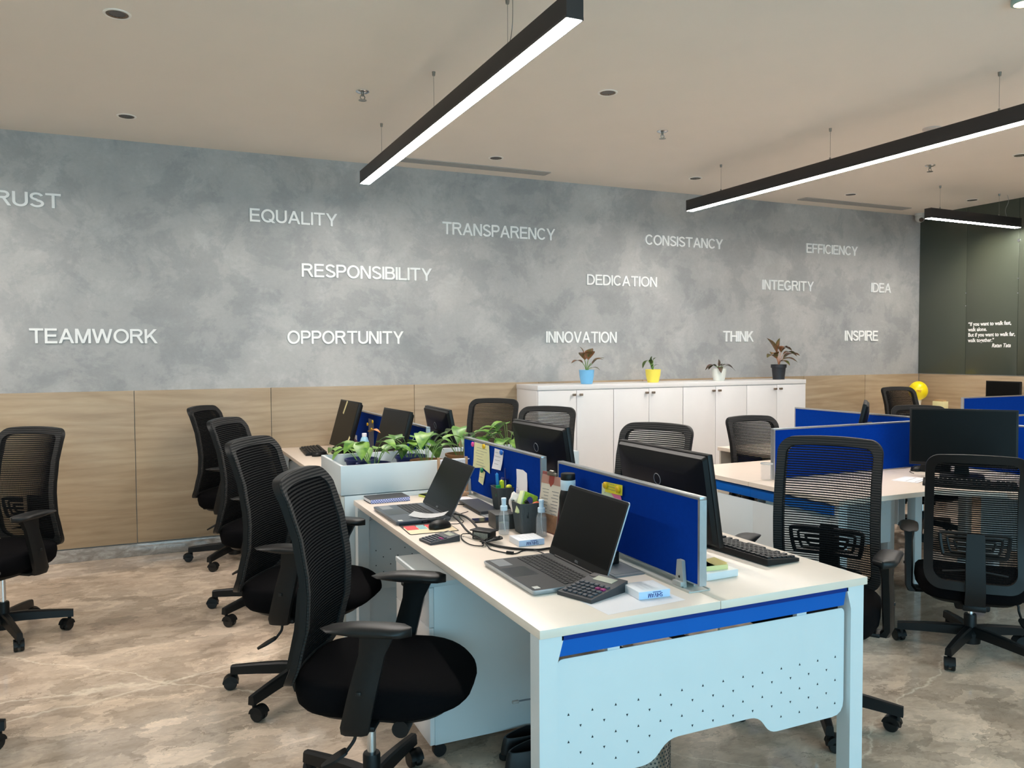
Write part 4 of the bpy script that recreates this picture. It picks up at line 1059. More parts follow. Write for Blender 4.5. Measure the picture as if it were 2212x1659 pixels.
# mouse pad with coloured blocks
t = thing('mouse_pad', 'dark mouse pad printed with red, teal and yellow blocks', 'mouse pad', (1.07, 3.225, .75), -3)
b = BM(); prism(b, rrect(-.105, .105, -.11, .11, .012), .0002, .0020); finish(b, 'pad_base', mat('dark_pad_edge', (40, 34, 34), 0.7, var=0.05), t)
b = BM(); prism(b, rrect(-.101, .101, -.106, .028, .008), .0020, .0024); finish(b, 'cream_print', mat('cream_print', (226, 206, 170), 0.6, var=0.03), t)
for i, (c, x0, x1) in enumerate((('red', -.095, -.045), ('teal', -.042, -.008), ('red', -.004, .040), ('yellow', .044, .08))):
    b = BM(); bx(b, x0, x1, -.03, .05, .0020, .0027); finish(b, 'colour_block', mat('print_' + c, {'red': (206, 62, 66), 'teal': (128, 172, 176), 'yellow': (222, 202, 62)}[c], 0.6, var=0.03), t)

def calculator(label, x, y, deg, sc=1.0):
    t = thing('calculator', label, 'calculator', (x, y, .75), deg, 'black desk calculators')
    L, W = .175, .135
    P = [(-L / 2, .0005), (L / 2, .0005), (L / 2, .034), (L / 2 - .055, .026), (-L / 2, .012)]
    b = BM(); prism(b, P, -W / 2, W / 2, XZ); finish(b, 'calculator_body', mat('dark_grey_calculator', (50, 52, 56), 0.45, var=0.04), t, 25)
    b = BM(); sl = .014 / .12
    for r in range(5):
        for k in range(6):
            xx = -L / 2 + .018 + r * .0195; yy = -W / 2 + .018 + k * .0198
            if (r, k) in ((3, 1), (3, 0)): continue
            box(b, (xx, yy, .012 + (xx + L / 2) * sl + .002), (.014, .0145, .006), .0015)
    finish(b, 'keys', mat('grey_calculator_key', (72, 74, 80), 0.5, var=0.05), t)
    b = BM()
    for r, k in ((3, 1), (3, 0)): xx = -L / 2 + .018 + r * .0195; yy = -W / 2 + .018 + k * .0198; box(b, (xx, yy, .012 + (xx + L / 2) * sl + .002), (.014, .0145, .006), .0015)
    finish(b, 'pink_keys', mat('magenta_key', (150, 44, 104), 0.5, var=0.04), t)
    b = BM(); M = Matrix.Translation((L / 2 - .030, .01, .0305)) @ Matrix.Rotation(-math.atan2(.008, .055), 4, 'Y')
    box(b, (0, -.012, 0), (.032, .076, .0012), 0, M); finish(b, 'lcd_display', mat('grey_green_lcd', (166, 168, 152), 0.25, var=0.02), t)
    b = BM(); box(b, (.010, .058 - .018, .0), (.016, .026, .0012), 0, M); finish(b, 'solar_cell', mat('dark_solar', (34, 26, 26), 0.2, var=0.05), t)
    if sc != 1:
        for ch in t.children: ch.data.transform(Matrix.Scale(sc, 4))
    return t
calculator('black desk calculator by the front corner of the silver-edged laptop, on a sheet', 1.232, 2.118, 20)
calculator('black desk calculator beside the mouse pad, screen tilted toward the coiled cable', 1.035, 2.975, 8, .74)

b = BM(); bx(b, -.14, .14, -.10, .10, .0001, .0005); single('loose_sheet', b, PAPER_W, 'white sheet near the front desk edge under the boxed clips', 'paper', (1.30, 2.03, .7501), 4)
def carton(label, x, y, deg, s, z=.75):
    """small white office-pins box; the printed name reads upside down on the side toward the desk end"""
    t = thing('office_pins_box', label, 'box', (x, y, z), deg, 'white SHIVAM boxes')
    b = BM(); bx(b, -.053, .053, -.05, .05, .0003, .024, .0012); finish(b, 'box_body', mat('white_carton', (228, 230, 234), 0.5), t)
    b = BM(); bx(b, -.0532, .0532, -.0504, -.0498, .001, .0235, .0003); finish(b, 'blue_side', mat('pale_blue_side', (182, 206, 236), 0.5, var=0.01), t)
    wl = bpy.data.objects.new('printed_name', None); COL.objects.link(wl); wl.parent = t
    wl.location = (.028, -.0505, .0165); wl.rotation_euler = (0, pi, 0)
    word_letters('SHIVAM', .050, .0125, .0004, wl, INK_BLUE)
    b = BM(); bx(b, -.006, .022, -.0508, -.0503, .0185, .0205); finish(b, 'small_print', INK_BLUE, t)
    b = BM()
    for k in range(4): bx(b, -.03 + k * .016, -.022 + k * .016, -.03, .02, .0240, .0242)
    finish(b, 'faint_print', mat('faint_grey_print', (220, 221, 226), 0.6, var=0.01), t)
    return t
carton('white SHIVAM box lying on the loose sheet beside the clamp bracket', 1.375, 2.040, -4, 1, z=.7506)
carton('white SHIVAM box between the cable coil and the spray bottles', 1.330, 2.795, -2, 1)

# laptop power brick, coil and cables
def rel(o, pts): return [(x - o[0], y - o[1], z - o[2]) for x, y, z in pts]
O = (1.205, 2.925, .75)
t = thing('power_adapter', 'black power adapter with a label, lying beside its coiled cable', 'power adapter', O)
M = Matrix.Rotation(radians(-58), 4, 'Z')
b = BM(); bx(b, -.042, .042, -.024, .024, .0004, .034, .003); bx(b, -.050, .050, -.030, .030, .034, .039, .002); xf(b, list(b.verts), M); finish(b, 'brick', BLACK_PL, t)
b = BM(); bx(b, -.034, .034, -.0246, -.0240, .005, .030); xf(b, list(b.verts), M); finish(b, 'rating_label', mat('grey_label', (130, 128, 118), 0.6, var=0.2, vscale=160), t)
b = BM(); tube(b, rel(O, [(1.20, 2.955, .772), (1.205, 3.03, .79), (1.20, 3.11, .805), (1.175, 3.155, .812), (1.150, 3.13, .812), (1.150, 3.05, .80), (1.160, 2.98, .772), (1.182, 2.87, .757), (1.190, 2.80, .756), (1.236, 2.715, .756), (1.305, 2.658, .756), (1.364, 2.655, .756), (1.43, 2.62, .756)]), .0046, n=8, k=8); finish(b, 'mains_cord', BLACK_PL, t)
b = BM(); pts = [(1.19, 2.96, .765), (1.15, 3.02, .757), (1.120, 2.95, .754), (1.116, 2.85, .754), (1.145, 2.80, .756)]
for i in range(46):
    a = i * .72 + 2.6; r = .026 + .010 * sin(i * 1.3); c, s_ = cos(.35), sin(.35); X = r * 1.5 * cos(a); Y = r * .9 * sin(a)
    pts.append((1.200 + X * c - Y * s_, 2.838 + X * s_ + Y * c, .755 + .014 * abs(sin(i * .37)) + .003 * (i % 3)))
pts += [(1.165, 2.79, .754), (1.160, 2.75, .753), (1.178, 2.70, .753), (1.20, 2.655, .754), (1.225, 2.655, .753), (1.261, 2.68, .753), (1.295, 2.66, .756), (1.298, 2.60, .7595), (1.298, 2.566, .7595)]
tube(b, rel(O, pts), .0023, n=6, k=3); co = finish(b, 'coiled_cable', BLACK_PL, t)
b = BM(); cyl(b, rel(O, [(1.190, 2.672, .756)])[0], rel(O, [(1.208, 2.652, .756)])[0], .0062, n=12); finish(b, 'ferrite_bead', BLACK_PL, co)

b = BM(); prism(b, rrect(-.038, .038, -.034, .034, .006), .0003, .008); o = single('smartphone', b, mat('phone_glass', (28, 27, 27), 0.15, var=0.03), 'flat black phone lying by the black cube box', 'phone', (1.325, 3.245, .75), -8)
t = thing('desk_box', 'small black lidded box behind the first spray bottle', 'box', (1.365, 3.10, .75), -6)
b = BM(); bx(b, -.05, .05, -.055, .055, .0004, .058, .003); finish(b, 'box_body', DARKGREY if False else mat('charcoal_box', (48, 48, 47), 0.5, var=0.05), t)
b = BM(); bx(b, -.051, .051, -.056, .056, .058, .064, .002); finish(b, 'box_lid', mat('charcoal_box', (48, 48, 47), 0.5), t)

def pen_cup(label, x, y, deg, sz=1.0):
    t = thing('pen_holder', label, 'pen holder', (x, y, .75), deg, 'ribbed grey pen holders')
    a0, a1, h = .040 * sz, .052 * sz, .125 * sz
    def sq(a, z): return [Vector((px, py, z)) for px, py in rrect(-a, a, -a, a, .006)]
    b = BM(); loft(b, [sq(a0, .0005), sq(a1, h), sq(a1 + .002, h + .003), sq(a1 - .002, h + .003), sq(a1 - .004, h - .004), sq(a0 - .003, .006)]); finish(b, 'cup', mat('ribbed_dark_grey', (66, 72, 74), 0.5, var=0.04), t, 25)
    b = BM()
    for k in range(15):
        f = -1 + 2 * (k + .5) / 15
        for ax in (0, 1):
            for s in (-1, 1):
                rg = []
                for z, a in ((.004, a0), (h - .004, a1)):
                    yy = f * (a - .005); wd = .0016
                    P = [(s * a, yy - wd), (s * (a + .0015), yy - wd * .5), (s * (a + .0015), yy + wd * .5), (s * a, yy + wd)]
                    rg.append([Vector((p, q, z)) if ax == 0 else Vector((q, p, z)) for p, q in P])
                loft(b, rg)
    finish(b, 'ribs', mat('ribbed_dark_grey', (66, 72, 74), 0.5), t)
    return t
pen_cup('ribbed grey pen holder against the pinned screen, holding pens and markers', 1.495, 3.385, -6, .95)
pen_cup('ribbed grey pen holder with a green tissue pack, between the spray bottles', 1.415, 2.965, -4)
def pen(name, label, p0, p1, r, m, capm=None):
    p0 = Vector(p0); p1 = Vector(p1); d = (p1 - p0)
    t = thing(name, label, 'pen', p0, group='pens in the grey holder')
    b = BM(); cyl(b, (0, 0, 0), d * .72, r, n=10); finish(b, 'barrel', m, t)
    b = BM(); cyl(b, d * .70, d * .97, r * 1.08, n=10); cyl(b, d * .97, d, r * .6, r * .3, n=10); finish(b, 'cap', capm or m, t)
hc = (1.495, 3.385)
pen('marker_pen', 'pointed light blue marker standing in the pen holder by the pinned sheets', (hc[0] - .02, hc[1] + .01, .762), (hc[0] - .030, hc[1] + .012, .935), .007, mat('sky_blue_plastic', (40, 140, 214), 0.4, var=0.02))
pen('highlighter_pen', 'yellow highlighter standing in the pen holder by the pinned sheets', (hc[0] - .01, hc[1] - .012, .762), (hc[0] - .018, hc[1] - .016, .905), .010, mat('neon_yellow_plastic', (206, 224, 46), 0.4, var=0.02))
pen('ballpoint_pen', 'thin ballpoint pen sticking highest out of the pen holder', (hc[0] + .012, hc[1] + .0, .762), (hc[0] + .008, hc[1] + .004, .958), .0035, mat('grey_pen', (170, 172, 178), 0.4, var=0.02), mat('navy_plastic', (24, 36, 104), 0.4, var=0.02))
pen('black_pen', 'short black pen leaning in the corner of the pen holder', (hc[0] + .028, hc[1] - .01, .762), (hc[0] + .040, hc[1] - .018, .912), .005, BLACK_PL)
b = BM(); box(b, (0, 0, .0), (.034, .022, .05), .004); o = single('blue_eraser', b, mat('navy_plastic', (24, 36, 104), 0.4), 'navy block sticking out of the pen holder among the pens', 'eraser', (hc[0] + .002, hc[1] + .014, .884), 12); o.rotation_euler = (0.2, .35, .3)
b = BM(); bmesh.ops.create_uvsphere(b, u_segments=14, v_segments=8, radius=.015, matrix=Matrix.Diagonal((1, .8, .8, 1))); single('yellow_putty', b, mat('lemon_plastic', (224, 216, 70), 0.5, var=0.02), 'lemon-yellow lump on the rim of the pen holder', 'stationery', (hc[0] + .012, hc[1] - .030, .872))
b = BM(); prism(b, rrect(-.022, .022, -.004, .004, .003), 0, .05); single('green_ruler', b, mat('bright_green_plastic', (40, 170, 96), 0.4, var=0.03), 'green plastic strip lying over the rim of the pen holder', 'stationery', (hc[0] - .030, hc[1] - .018, .832), 20)
hc2 = (1.415, 2.965)
tp = thing('tissue_pack', 'green and white tissue pack leaning out of the nearer pen holder', 'tissue pack', (hc2[0] - .004, hc2[1] - .006, .868), 8)
tp.rotation_euler = (radians(-8), radians(24), radians(12))
b = BM(); bx(b, -.036, .040, -.014, .014, -.05, .045, .006); finish(b, 'pack', mat('lime_print_pack', (150, 190, 50), 0.45, var=0.25, vscale=70), tp)
b = BM(); bx(b, -.044, -.034, -.013, .013, -.049, .044, .003); finish(b, 'white_end', mat('cream_pack', (220, 226, 170), 0.5, var=0.02), tp)
b = BM(); cyl(b, (-.002, -.0142, .014), (-.002, -.0152, .014), .016, n=24); finish(b, 'round_print', mat('indigo_print', (70, 78, 140), 0.5, var=0.1), tp)
b = BM(); tube(b, [(-.03, -.03, -.02), (0, -.034, 0), (.03, -.03, -.012)], .009, n=8); o = single('orange_clip', b, mat('orange_plastic', (222, 92, 40), 0.45, var=0.03), 'orange clip lying in the nearer pen holder beside the tissue pack', 'stationery', (hc2[0] + .022, hc2[1] + .0, .872))
b = BM(); tube(b, [(-.006, 0, -.05), (.0, 0, 0), (-.012, 0, .02)], .008, n=8); single('black_marker', b, BLACK_PL, 'black marker cap in front of the tissue pack in the nearer pen holder', 'pen', (hc2[0] - .015, hc2[1] - .040, .868))
b = BM(); bmesh.ops.create_icosphere(b, subdivisions=3, radius=.026)
for v in b.verts: v.co *= 1 + .22 * sin(v.co.x * 190) * sin(v.co.z * 170 + v.co.y * 120)
for v in b.verts: v.co.z *= 1.7
single('crumpled_tissue', b, mat('white_tissue', (226, 220, 216), 0.9, var=0.02), 'crumpled white tissue standing between black box and nearer pen holder', 'tissue', (1.395, 3.035, .859), sharp=60)

def spray(label, x, y, fill):
    t = thing('spray_bottle', label, 'bottle', (x, y, .75), 25, 'clear hand spray bottles')
    gl = mat('clear_plastic', (235, 238, 238), 0.08, alpha=.14, spec=0.6)
    prof = [(.010, .0005), (.021, .001), (.0225, .006), (.0225, .070), (.020, .085), (.013, .098), (.0095, .103), (.0095, .110)]
    b = BM(); lathe(b, prof, n=28); bd = finish(b, 'bottle_body', gl, t, 50)
    b = BM(); lathe(b, [(.008, .0035), (.0205, .004), (.0208, fill * .9), (.0208, fill)], n=24); lq = mat('clear_liquid', (150, 160, 168), 0.05, alpha=.30, spec=0.4); finish(b, 'liquid', lq, bd, 50)
    b = BM(); tube(b, [(0, 0, .105), (0, 0, .06), (.008, 0, .012)], .0016, n=6); finish(b, 'dip_tube', PAPER_W, bd)
    wp = mat('white_spray_plastic', (208, 226, 240), 0.4, var=0.01)
    b = BM(); lathe(b, [(.0145, .100), (.0148, .102), (.0148, .118), (.012, .1195), (.0095, .120), (.0095, .140), (.0105, .141), (.0105, .150), (.009, .151)], n=24); cyl(b, (0, 0, .146), (-.0125, 0, .146), .0022, n=8); hd = finish(b, 'spray_head', wp, t)
    return t
spray('clear spray bottle half full, in front of the small black box', 1.309, 2.965, .050)
spray('clear spray bottle almost full, beside the clipboard and white carton', 1.428, 2.862, .078)
t = thing('drink_flask', 'black flask with a white band standing behind the laptop screen', 'flask', (1.462, 2.70, .75), 0)
b = BM(); lathe(b, [(.03, .0005), (.034, .003), (.034, .185), (.030, .205), (.026, .214)], n=30); finish(b, 'flask_body', BLACK_MON, t)
b = BM(); lathe(b, [(.027, .213), (.0290, .216), (.0290, .250), (.0275, .252)], n=30); finish(b, 'white_band', mat('bluish_white_band', (200, 218, 230), 0.4, var=0.01), t)
b = BM(); lathe(b, [(.0275, .252), (.0280, .254), (.0280, .274), (.026, .277)], n=30); finish(b, 'flask_lid', BLACK_PL, t)

t = thing('clipboard', 'upright clipboard with a printed sheet leaning on the screen gap', 'clipboard', (1.500, 2.925, .75), 0)
t.rotation_euler = (0, radians(9), radians(8)); t.location = (1.485, 2.93, .7505)
b = BM(); bx(b, -.004, 0, -.075, .075, 0, .245, .001); finish(b, 'board', mat('maroon_board', (112, 52, 50), 0.6, var=0.05), t)
b = BM(); bx(b, -.0062, -.0042, -.070, .070, .004, .232); finish(b, 'printed_sheet', mat('cream_form', (214, 204, 190), 0.6, var=0.02), t)
b = BM(); bx(b, -.0066, -.0063, -.070, .070, .196, .232); finish(b, 'header_band', mat('dusty_rose_band', (172, 128, 116), 0.6, var=0.05), t)
b = BM(); prism(b, [(-.018, .236), (.018, .236), (.018, .204), (.0, .186), (-.018, .204)], -.0072, -.0066, YZ); finish(b, 'shield_mark', mat('brick_red_print', (146, 58, 46), 0.6, var=0.05), t)
b = BM()
for k in range(9):
    z = .172 - .013 * k
    bx(b, -.0065, -.0062, .01, .058 - .008 * (k % 3), z, z + .0022); bx(b, -.0065, -.0062, -.06, -.012 - .01 * (k % 2), z - .004, z - .0015)
finish(b, 'print_lines', INK, t)
b = BM(); bx(b, -.0066, -.0063, -.070, .070, .004, .075); finish(b, 'lower_picture', mat('brown_photo_print', (150, 112, 84), 0.6, var=0.35, vscale=26), t)
b = BM(); bx(b, -.011, -.0045, -.032, .032, .232, .246, .001); cyl(b, (-.008, -.014, .248), (-.008, .014, .248), .007, n=12); finish(b, 'clip', STEEL, t)

# calendar on the desk by the planter
t = thing('desk_calendar', 'small desk calendar in a wooden stand, behind the slate laptop', 'calendar', (1.43, 3.895, .75), -6)
b = BM()
for s in (-1, 1): bx(b, s * .074 - .006, s * .074 + .006, -.008, .008, .0005, .202, .001)
bx(b, -.08, .08, -.03, .03, .0005, .02, .002); finish(b, 'wooden_stand', mat('pine_wood', (178, 140, 106), 0.5, var=0.1), t)
b = BM(); bx(b, -.066, .066, -.009, -.006, .05, .190); finish(b, 'calendar_page', PAPER_W, t)
b = BM(); bx(b, -.020, .054, -.0100, -.0092, .148, .172); finish(b, 'yellow_heading', mat('amber_print', (218, 166, 40), 0.6, var=0.04), t)
b = BM()
for k in range(12): cyl(b, (-.06 + .0109 * k, -.0092, .181), (-.06 + .0109 * k, -.0102, .181), .0016, n=6)
for k in range(18): bx(b, -.056 + .018 * (k % 7), -.048 + .018 * (k % 7), -.0098, -.0092, .132 - .017 * (k // 7), .135 - .017 * (k // 7))
finish(b, 'printed_dates', INK, t)
b = BM(); cyl(b, (-.07, -.001, .19), (.09, -.001, .19), .003, n=8); finish(b, 'hanging_rod', PAPER_W, t)

# docking stations / dark routers beyond the laptops
t = thing('laptop_dock', 'thin dark docking slab behind the slate laptop, beside the screen foot', 'dock', (1.425, 3.53, .754), -3)
b = BM(); prism(b, rrect(-.05, .05, -.17, .15, .006), .0005, .014); finish(b, 'dock_body', mat('graphite_dock', (58, 61, 66), 0.4, var=0.03), t)
b = BM(); bx(b, -.052, -.03, -.16, .10, .0005, .011, .001); finish(b, 'dock_front', BLACK_PL, t)
b = BM(); tube(b, [(-.04, .14, .01), (-.06, .20, .02), (-.03, .23, .04), (.0, .24, .07)], .003, n=6); tube(b, [(-.045, .05, .008), (-.08, .10, .003), (-.10, .16, .003), (-.06, .2, .003)], .0025, n=6); finish(b, 'dock_cables', BLACK_PL, t)
t = thing('cable_box', 'small black cable box with wires at the foot of the near blue screen', 'cable box', (1.455, 2.41, .7535), 8)
b = BM(); bx(b, -.02, .02, -.05, .05, .0005, .045, .003); finish(b, 'box_body', BLACK_PL, t)
b = BM(); tube(b, [(-.01, -.05, .02), (-.02, -.075, .035), (-.035, -.06, .01), (-.05, -.02, .003)], .003, n=6); tube(b, [(0, -.05, .03), (-.03, -.08, .02), (-.055, -.075, .003)], .0025, n=6); finish(b, 'wires', BLACK_PL, t)

# ------------------------------------------------------------------ sheets pinned to the blue screens (faces -X)
SX = DXC - 0.0135
def pinned(name, label, poly, m, y0, z0, x=SX, lines=0, curl=.006, group='sheets on the blue screens'):
    """poly in (along -y, up) metres from (y0, z0)"""
    t = thing(name, label, 'paper note', (x, y0, z0), 0, group)
    P = [(-a, z) for a, z in poly]
    us = [p[0] for p in P]; zs = [p[1] for p in P]
    b = BM(); vs = prism(b, P, -.0012, -.0004, YZ)
    bmesh.ops.subdivide_edges(b, edges=list(b.edges), cuts=2, use_grid_fill=True)
    for v in b.verts:
        f = (max(zs) - v.co.z) / (max(zs) - min(zs)); v.co.x -= curl * f * f
    finish(b, 'sheet', m, t)
    if lines:
        b = BM(); random.seed(len(label))
        for k in range(lines):
            z = max(zs) - (max(zs) - min(zs)) * (.18 + .74 * k / lines); f = (max(zs) - z) / (max(zs) - min(zs))
            L = (max(us) - min(us)); a = max(us) - L * (.12 + .1 * random.random()); c = a - L * (.28 + .35 * random.random())
            box(b, (-.0016 - curl * f * f, (a + c) / 2, z), (.0006, a - c, .0015))
        finish(b, 'handwriting', INK, t)
    return t
def pin(label, y, z, m, x=SX):
    t = thing('push_pin', label, 'push pin', (x, y, z), 0, 'round magnetic pins')
    b = BM(); cyl(b, (0, 0, 0), (-.0035, 0, 0), .006, n=14); finish(b, 'pin_stem', m, t)
    b = BM(); rg = [ring((xx, 0, 0), (0, 1, 0), (0, 0, 1), r, n=18) for xx, r in ((-.003, .012), (-.009, .0125), (-.011, .010), (-.0115, .006))]; loft(b, rg); finish(b, 'pin_head', m, t)
PIN = {'pink': mat('pink_pin', (214, 74, 150), 0.4, var=0.02), 'yellow': mat('yellow_pin', (226, 182, 30), 0.4, var=0.02), 'blue': mat('blue_pin', (42, 112, 200), 0.4, var=0.02), 'green': mat('green_pin', (24, 128, 78), 0.4, var=0.02)}
pinned('handwritten_note', 'large pale yellow handwritten sheet pinned with pink and yellow pins', [(0, 0), (.195, 0), (.215, -.135), (.12, -.118), (.012, -.132), (-.008, -.13)], PAPER_Y, 3.815, 1.035, lines=7)
pinned('handwritten_note', 'small torn yellow note hanging from the green pin', [(.03, .012), (.095, -.002), (.072, -.07), (.01, -.06)], mat('torn_yellow_paper', (226, 224, 170), 0.7, var=0.02), 3.76, .90, x=SX - .003, lines=2, curl=.003)
pinned('handwritten_note', 'white handwritten slip under the blue pin', [(0, 0), (.105, -.002), (.095, -.095), (-.01, -.098)], PAPER_W, 3.55, 1.03, lines=4, curl=.012)
pinned('printed_list', 'narrow printed white strip leaning on the screen behind the pen holder', [(0, 0), (.07, .004), (.11, -.006), (.135, -.12), (.02, -.125)], PAPER_W, 3.30, .962, lines=14, curl=.014)
pin('pink pin at the top corner of the large yellow sheet', 3.822, 1.022, PIN['pink'], SX - .0012)
pin('yellow pin at the top of the large yellow sheet', 3.675, 1.026, PIN['yellow'], SX - .0012)
pin('blue pin holding the white handwritten slip', 3.458, 1.020, PIN['blue'], SX - .0012)
pin('green pin at the foot of the large yellow sheet', 3.688, .905, PIN['green'], SX - .0075)
pinned('sticky_note', 'pale green note under the pink one on the near blue screen', [(0, 0), (.06, -.002), (.10, -.005), (.095, -.072), (0, -.07)], mat('pale_green_paper', (206, 220, 180), 0.7, var=0.02), 2.545, 1.007, lines=3, curl=.004)
pinned('sticky_note', 'pink note hanging half behind the yellow one on the near blue screen', [(0, 0), (.085, .0), (.115, -.065), (.07, -.045)], mat('pink_note_paper', (232, 118, 164), 0.7, var=0.02), 2.505, 1.0, x=SX - .003, lines=0, curl=.003)
pinned('sticky_note', 'bright yellow note on top of the pink one on the near blue screen', [(0, 0), (.115, .004), (.115, -.033), (0, -.036)], mat('bright_yellow_note', (228, 214, 44), 0.7, var=0.02), 2.512, 1.017, x=SX - .005, lines=3, curl=.002)
pin('yellow smiley-round pin at the near corner of the yellow note', 2.418, 1.004, PIN['yellow'], SX - .0065)
pin('yellow round pin at the far corner of the yellow note', 2.503, 1.006, PIN['yellow'], SX - .0065)
pinned('grey_strip', 'tall grey strip pinned with yellow pins on the wall-side screen', [(0, 0), (.15, 0), (.15, -.22), (0, -.24)], mat('grey_strip', (128, 134, 158), 0.6, var=0.03), 5.98, 1.0, lines=0, curl=.002)
for y, z in ((5.84, .985), (5.99, .955), (5.87, .925)): pin('small yellow pin on the tall grey strip of the wall-side screen', y, z, PIN['yellow'], SX - .0014)
pinned('sticky_note', 'pale slip under the big leaves on the wall-side screen', [(0, 0), (.07, 0), (.07, -.10), (0, -.10)], PAPER_Y, 4.75, .93, lines=2, curl=.002)

# strips stuck on the leaning monitor
def strip(label, y, z, L, W, x, rz, rx):
    b = BM(); box(b, (0, 0, 0), (.0006, W, L)); o = single('paper_strip', b, mat('cream_paper_strip', (224, 212, 160), 0.7, var=0.03), label, 'paper note', (x, y, z)); o.rotation_euler = (radians(rx), radians(-16), radians(rz))
Mlean = Matrix.Translation((1.285, 5.86, .75)) @ Matrix.Rotation(radians(184), 4, 'Z') @ Matrix.Translation((-.03, 0, .40 - .175)) @ Matrix.Rotation(radians(-16), 4, 'Y')
for lab, yy, zz, ln, rr in (('cream paper strip hanging from the top edge of the leaning monitor', -.06, .12, .10, -14), ('cream paper strip at the lower corner of the leaning monitor', .20, -.13, .11, -24)):
    b = BM(); box(b, (0, 0, 0), (.0007, .028, ln)); o = single('paper_strip', b, mat('cream_paper_strip', (224, 212, 160), 0.7, var=0.03), lab, 'paper note')
    o.matrix_world = Mlean @ Matrix.Translation((.0118, yy, zz)) @ Matrix.Rotation(radians(rr), 4, 'X')
t = thing('wooden_box', 'dark red wooden box under the leaning monitor', 'box', (1.40, 6.17, .75), -8)
b = BM(); bx(b, -.07, .07, -.14, .14, .0005, .058, .006); finish(b, 'box_body', mat('mahogany', (88, 34, 26), 0.3, var=0.15, vscale=30), t)
b = BM(); bx(b, -.073, .073, -.143, .143, .058, .070, .004); finish(b, 'box_lid', mat('mahogany', (88, 34, 26), 0.3), t)
b = BM(); bx(b, -.07, .07, -.04, .04, .0002, .0020); single('yellow_note', b, PAPER_Y, 'pale note sheet on the wall-side desk beside the mouse', 'paper', (1.27, 5.98, .7502), 30)
b = BM(); prism(b, rrect(-.045, .045, -.05, .05, .006), .0003, .008); single('smartphone', b, mat('phone_glass', (28, 27, 27), 0.15, var=0.03), 'dark flat phone lying on the wall-side desk next to the planter end', 'phone', (1.19, 5.70, .75), 0)
t = thing('cable_tangle', 'tangle of black cables under the leaning monitor', 'cables', (1.36, 5.95, .75))
b = BM(); random.seed(4); tube(b, [(.10 * sin(i * 1.7) - .03, .16 * cos(i * 1.1), .006 + .018 * (i % 3)) for i in range(16)], .004, n=6); finish(b, 'cable', BLACK_PL, t)
b = BM(); bx(b, -.03, .03, -.02, .02, .0005, .03, .003); finish(b, 'plug', BLACK_PL, t)
t = thing('water_bottle', 'light blue bottle half hidden behind the planter leaves', 'bottle', (1.33, 5.35, .75))
b = BM(); lathe(b, [(.028, .0005), (.032, .004), (.032, .14), (.022, .17), (.014, .18)], n=24); finish(b, 'bottle_body', mat('pale_blue_bottle', (150, 196, 216), 0.2, var=0.03), t)
b = BM(); lathe(b, [(.015, .179), (.016, .18), (.016, .20), (.014, .202)], n=20); finish(b, 'bottle_cap', PAPER_W, t)

# ------------------------------------------------------------------ planter cabinet between the two benches
PX0, PX1, PY0, PY1 = .875, 2.245, DY1 + .003, DY2 - .003
FRONT = mat('greige_laminate', (196, 190, 178), 0.4, var=0.02)
t = thing('storage_unit', 'white storage unit with drawers and a planter trough, between the two bench desks', 'storage unit', (0, 0, 0))
b = BM(); bx(b, PX0 + .018, PX1 - .018, PY0, PY1, .06, .770, .001); bx(b, PX0 + .04, PX1 - .04, PY0 + .03, PY1 - .03, 0, .06); finish(b, 'carcass', WHITE_METAL, t)
for z0, z1 in ((.525, .768), (.29, .521), (.062, .286)):
    b = BM(); bx(b, PX0, PX0 + .0175, PY0 + .001, PY1 - .001, z0, z1, .001); d = finish(b, 'drawer', FRONT, t)
    b = BM(); bx(b, PX0 - .022, PX0 - .014, PY0 + .20, PY0 + .30, z1 - .07, z1 - .055, .002); bx(b, PX0 - .016, PX0, PY0 + .205, PY0 + .215, z1 - .07, z1 - .055); bx(b, PX0 - .016, PX0, PY0 + .285, PY0 + .295, z1 - .07, z1 - .055)
    cyl(b, (PX0, PY0 + .12, z1 - .06), (PX0 - .012, PY0 + .12, z1 - .06), .008, n=12); finish(b, 'handle', STEEL, d)
b = BM(); zt = .925
bx(b, PX0, PX1, PY0, PY0 + .016, .775, zt, .001); bx(b, PX0, PX1, PY1 - .016, PY1, .775, zt, .001); bx(b, PX0, PX0 + .016, PY0 + .016, PY1 - .016, .775, zt, .001); bx(b, PX1 - .016, PX1, PY0 + .016, PY1 - .016, .775, zt, .001); bx(b, PX0 + .016, PX1 - .016, PY0 + .016, PY1 - .016, .775, .787)
finish(b, 'planter_trough', WHITE_METAL, t)

def leaf(b, base, d, L, W, droop=.3, fold=.25, heart=True, n=7, up=None):
    """a bent leaf blade with a folded midrib"""
    d = Vector(d).normalized(); upv = Vector((0, 0, 1)) if up is None else Vector(up)
    s = d.cross(upv)
    if s.length < 1e-3: s = Vector((1, 0, 0))
    s.normalize(); nrm = s.cross(d).normalized()
    rows = []
    for i in range(n + 1):
        t = i / n
        c = Vector(base) + d * (L * t) + nrm * (L * .12 * sin(pi * t)) - Vector((0, 0, 1)) * (droop * L * t * t)
        if heart: wd = W * (max(0, sin(pi * min(1, (t + .13) / 1.13)) ** .75)) * (1.15 - .55 * t)
        else: wd = W * sin(pi * min(1, t * .96 + .03)) ** .9
        if i == n: wd = W * .01
        rows.append([b.verts.new(c + s * wd * q + nrm * (fold * wd * abs(q)) - d * (wd * .35 * abs(q) * (t < .2) * (1 if heart else 0))) for q in (-1, -.5, 0, .5, 1)])
    for r0, r1 in zip(rows, rows[1:]):
        for k in range(4): b.faces.new((r0[k], r0[k + 1], r1[k + 1], r1[k]))
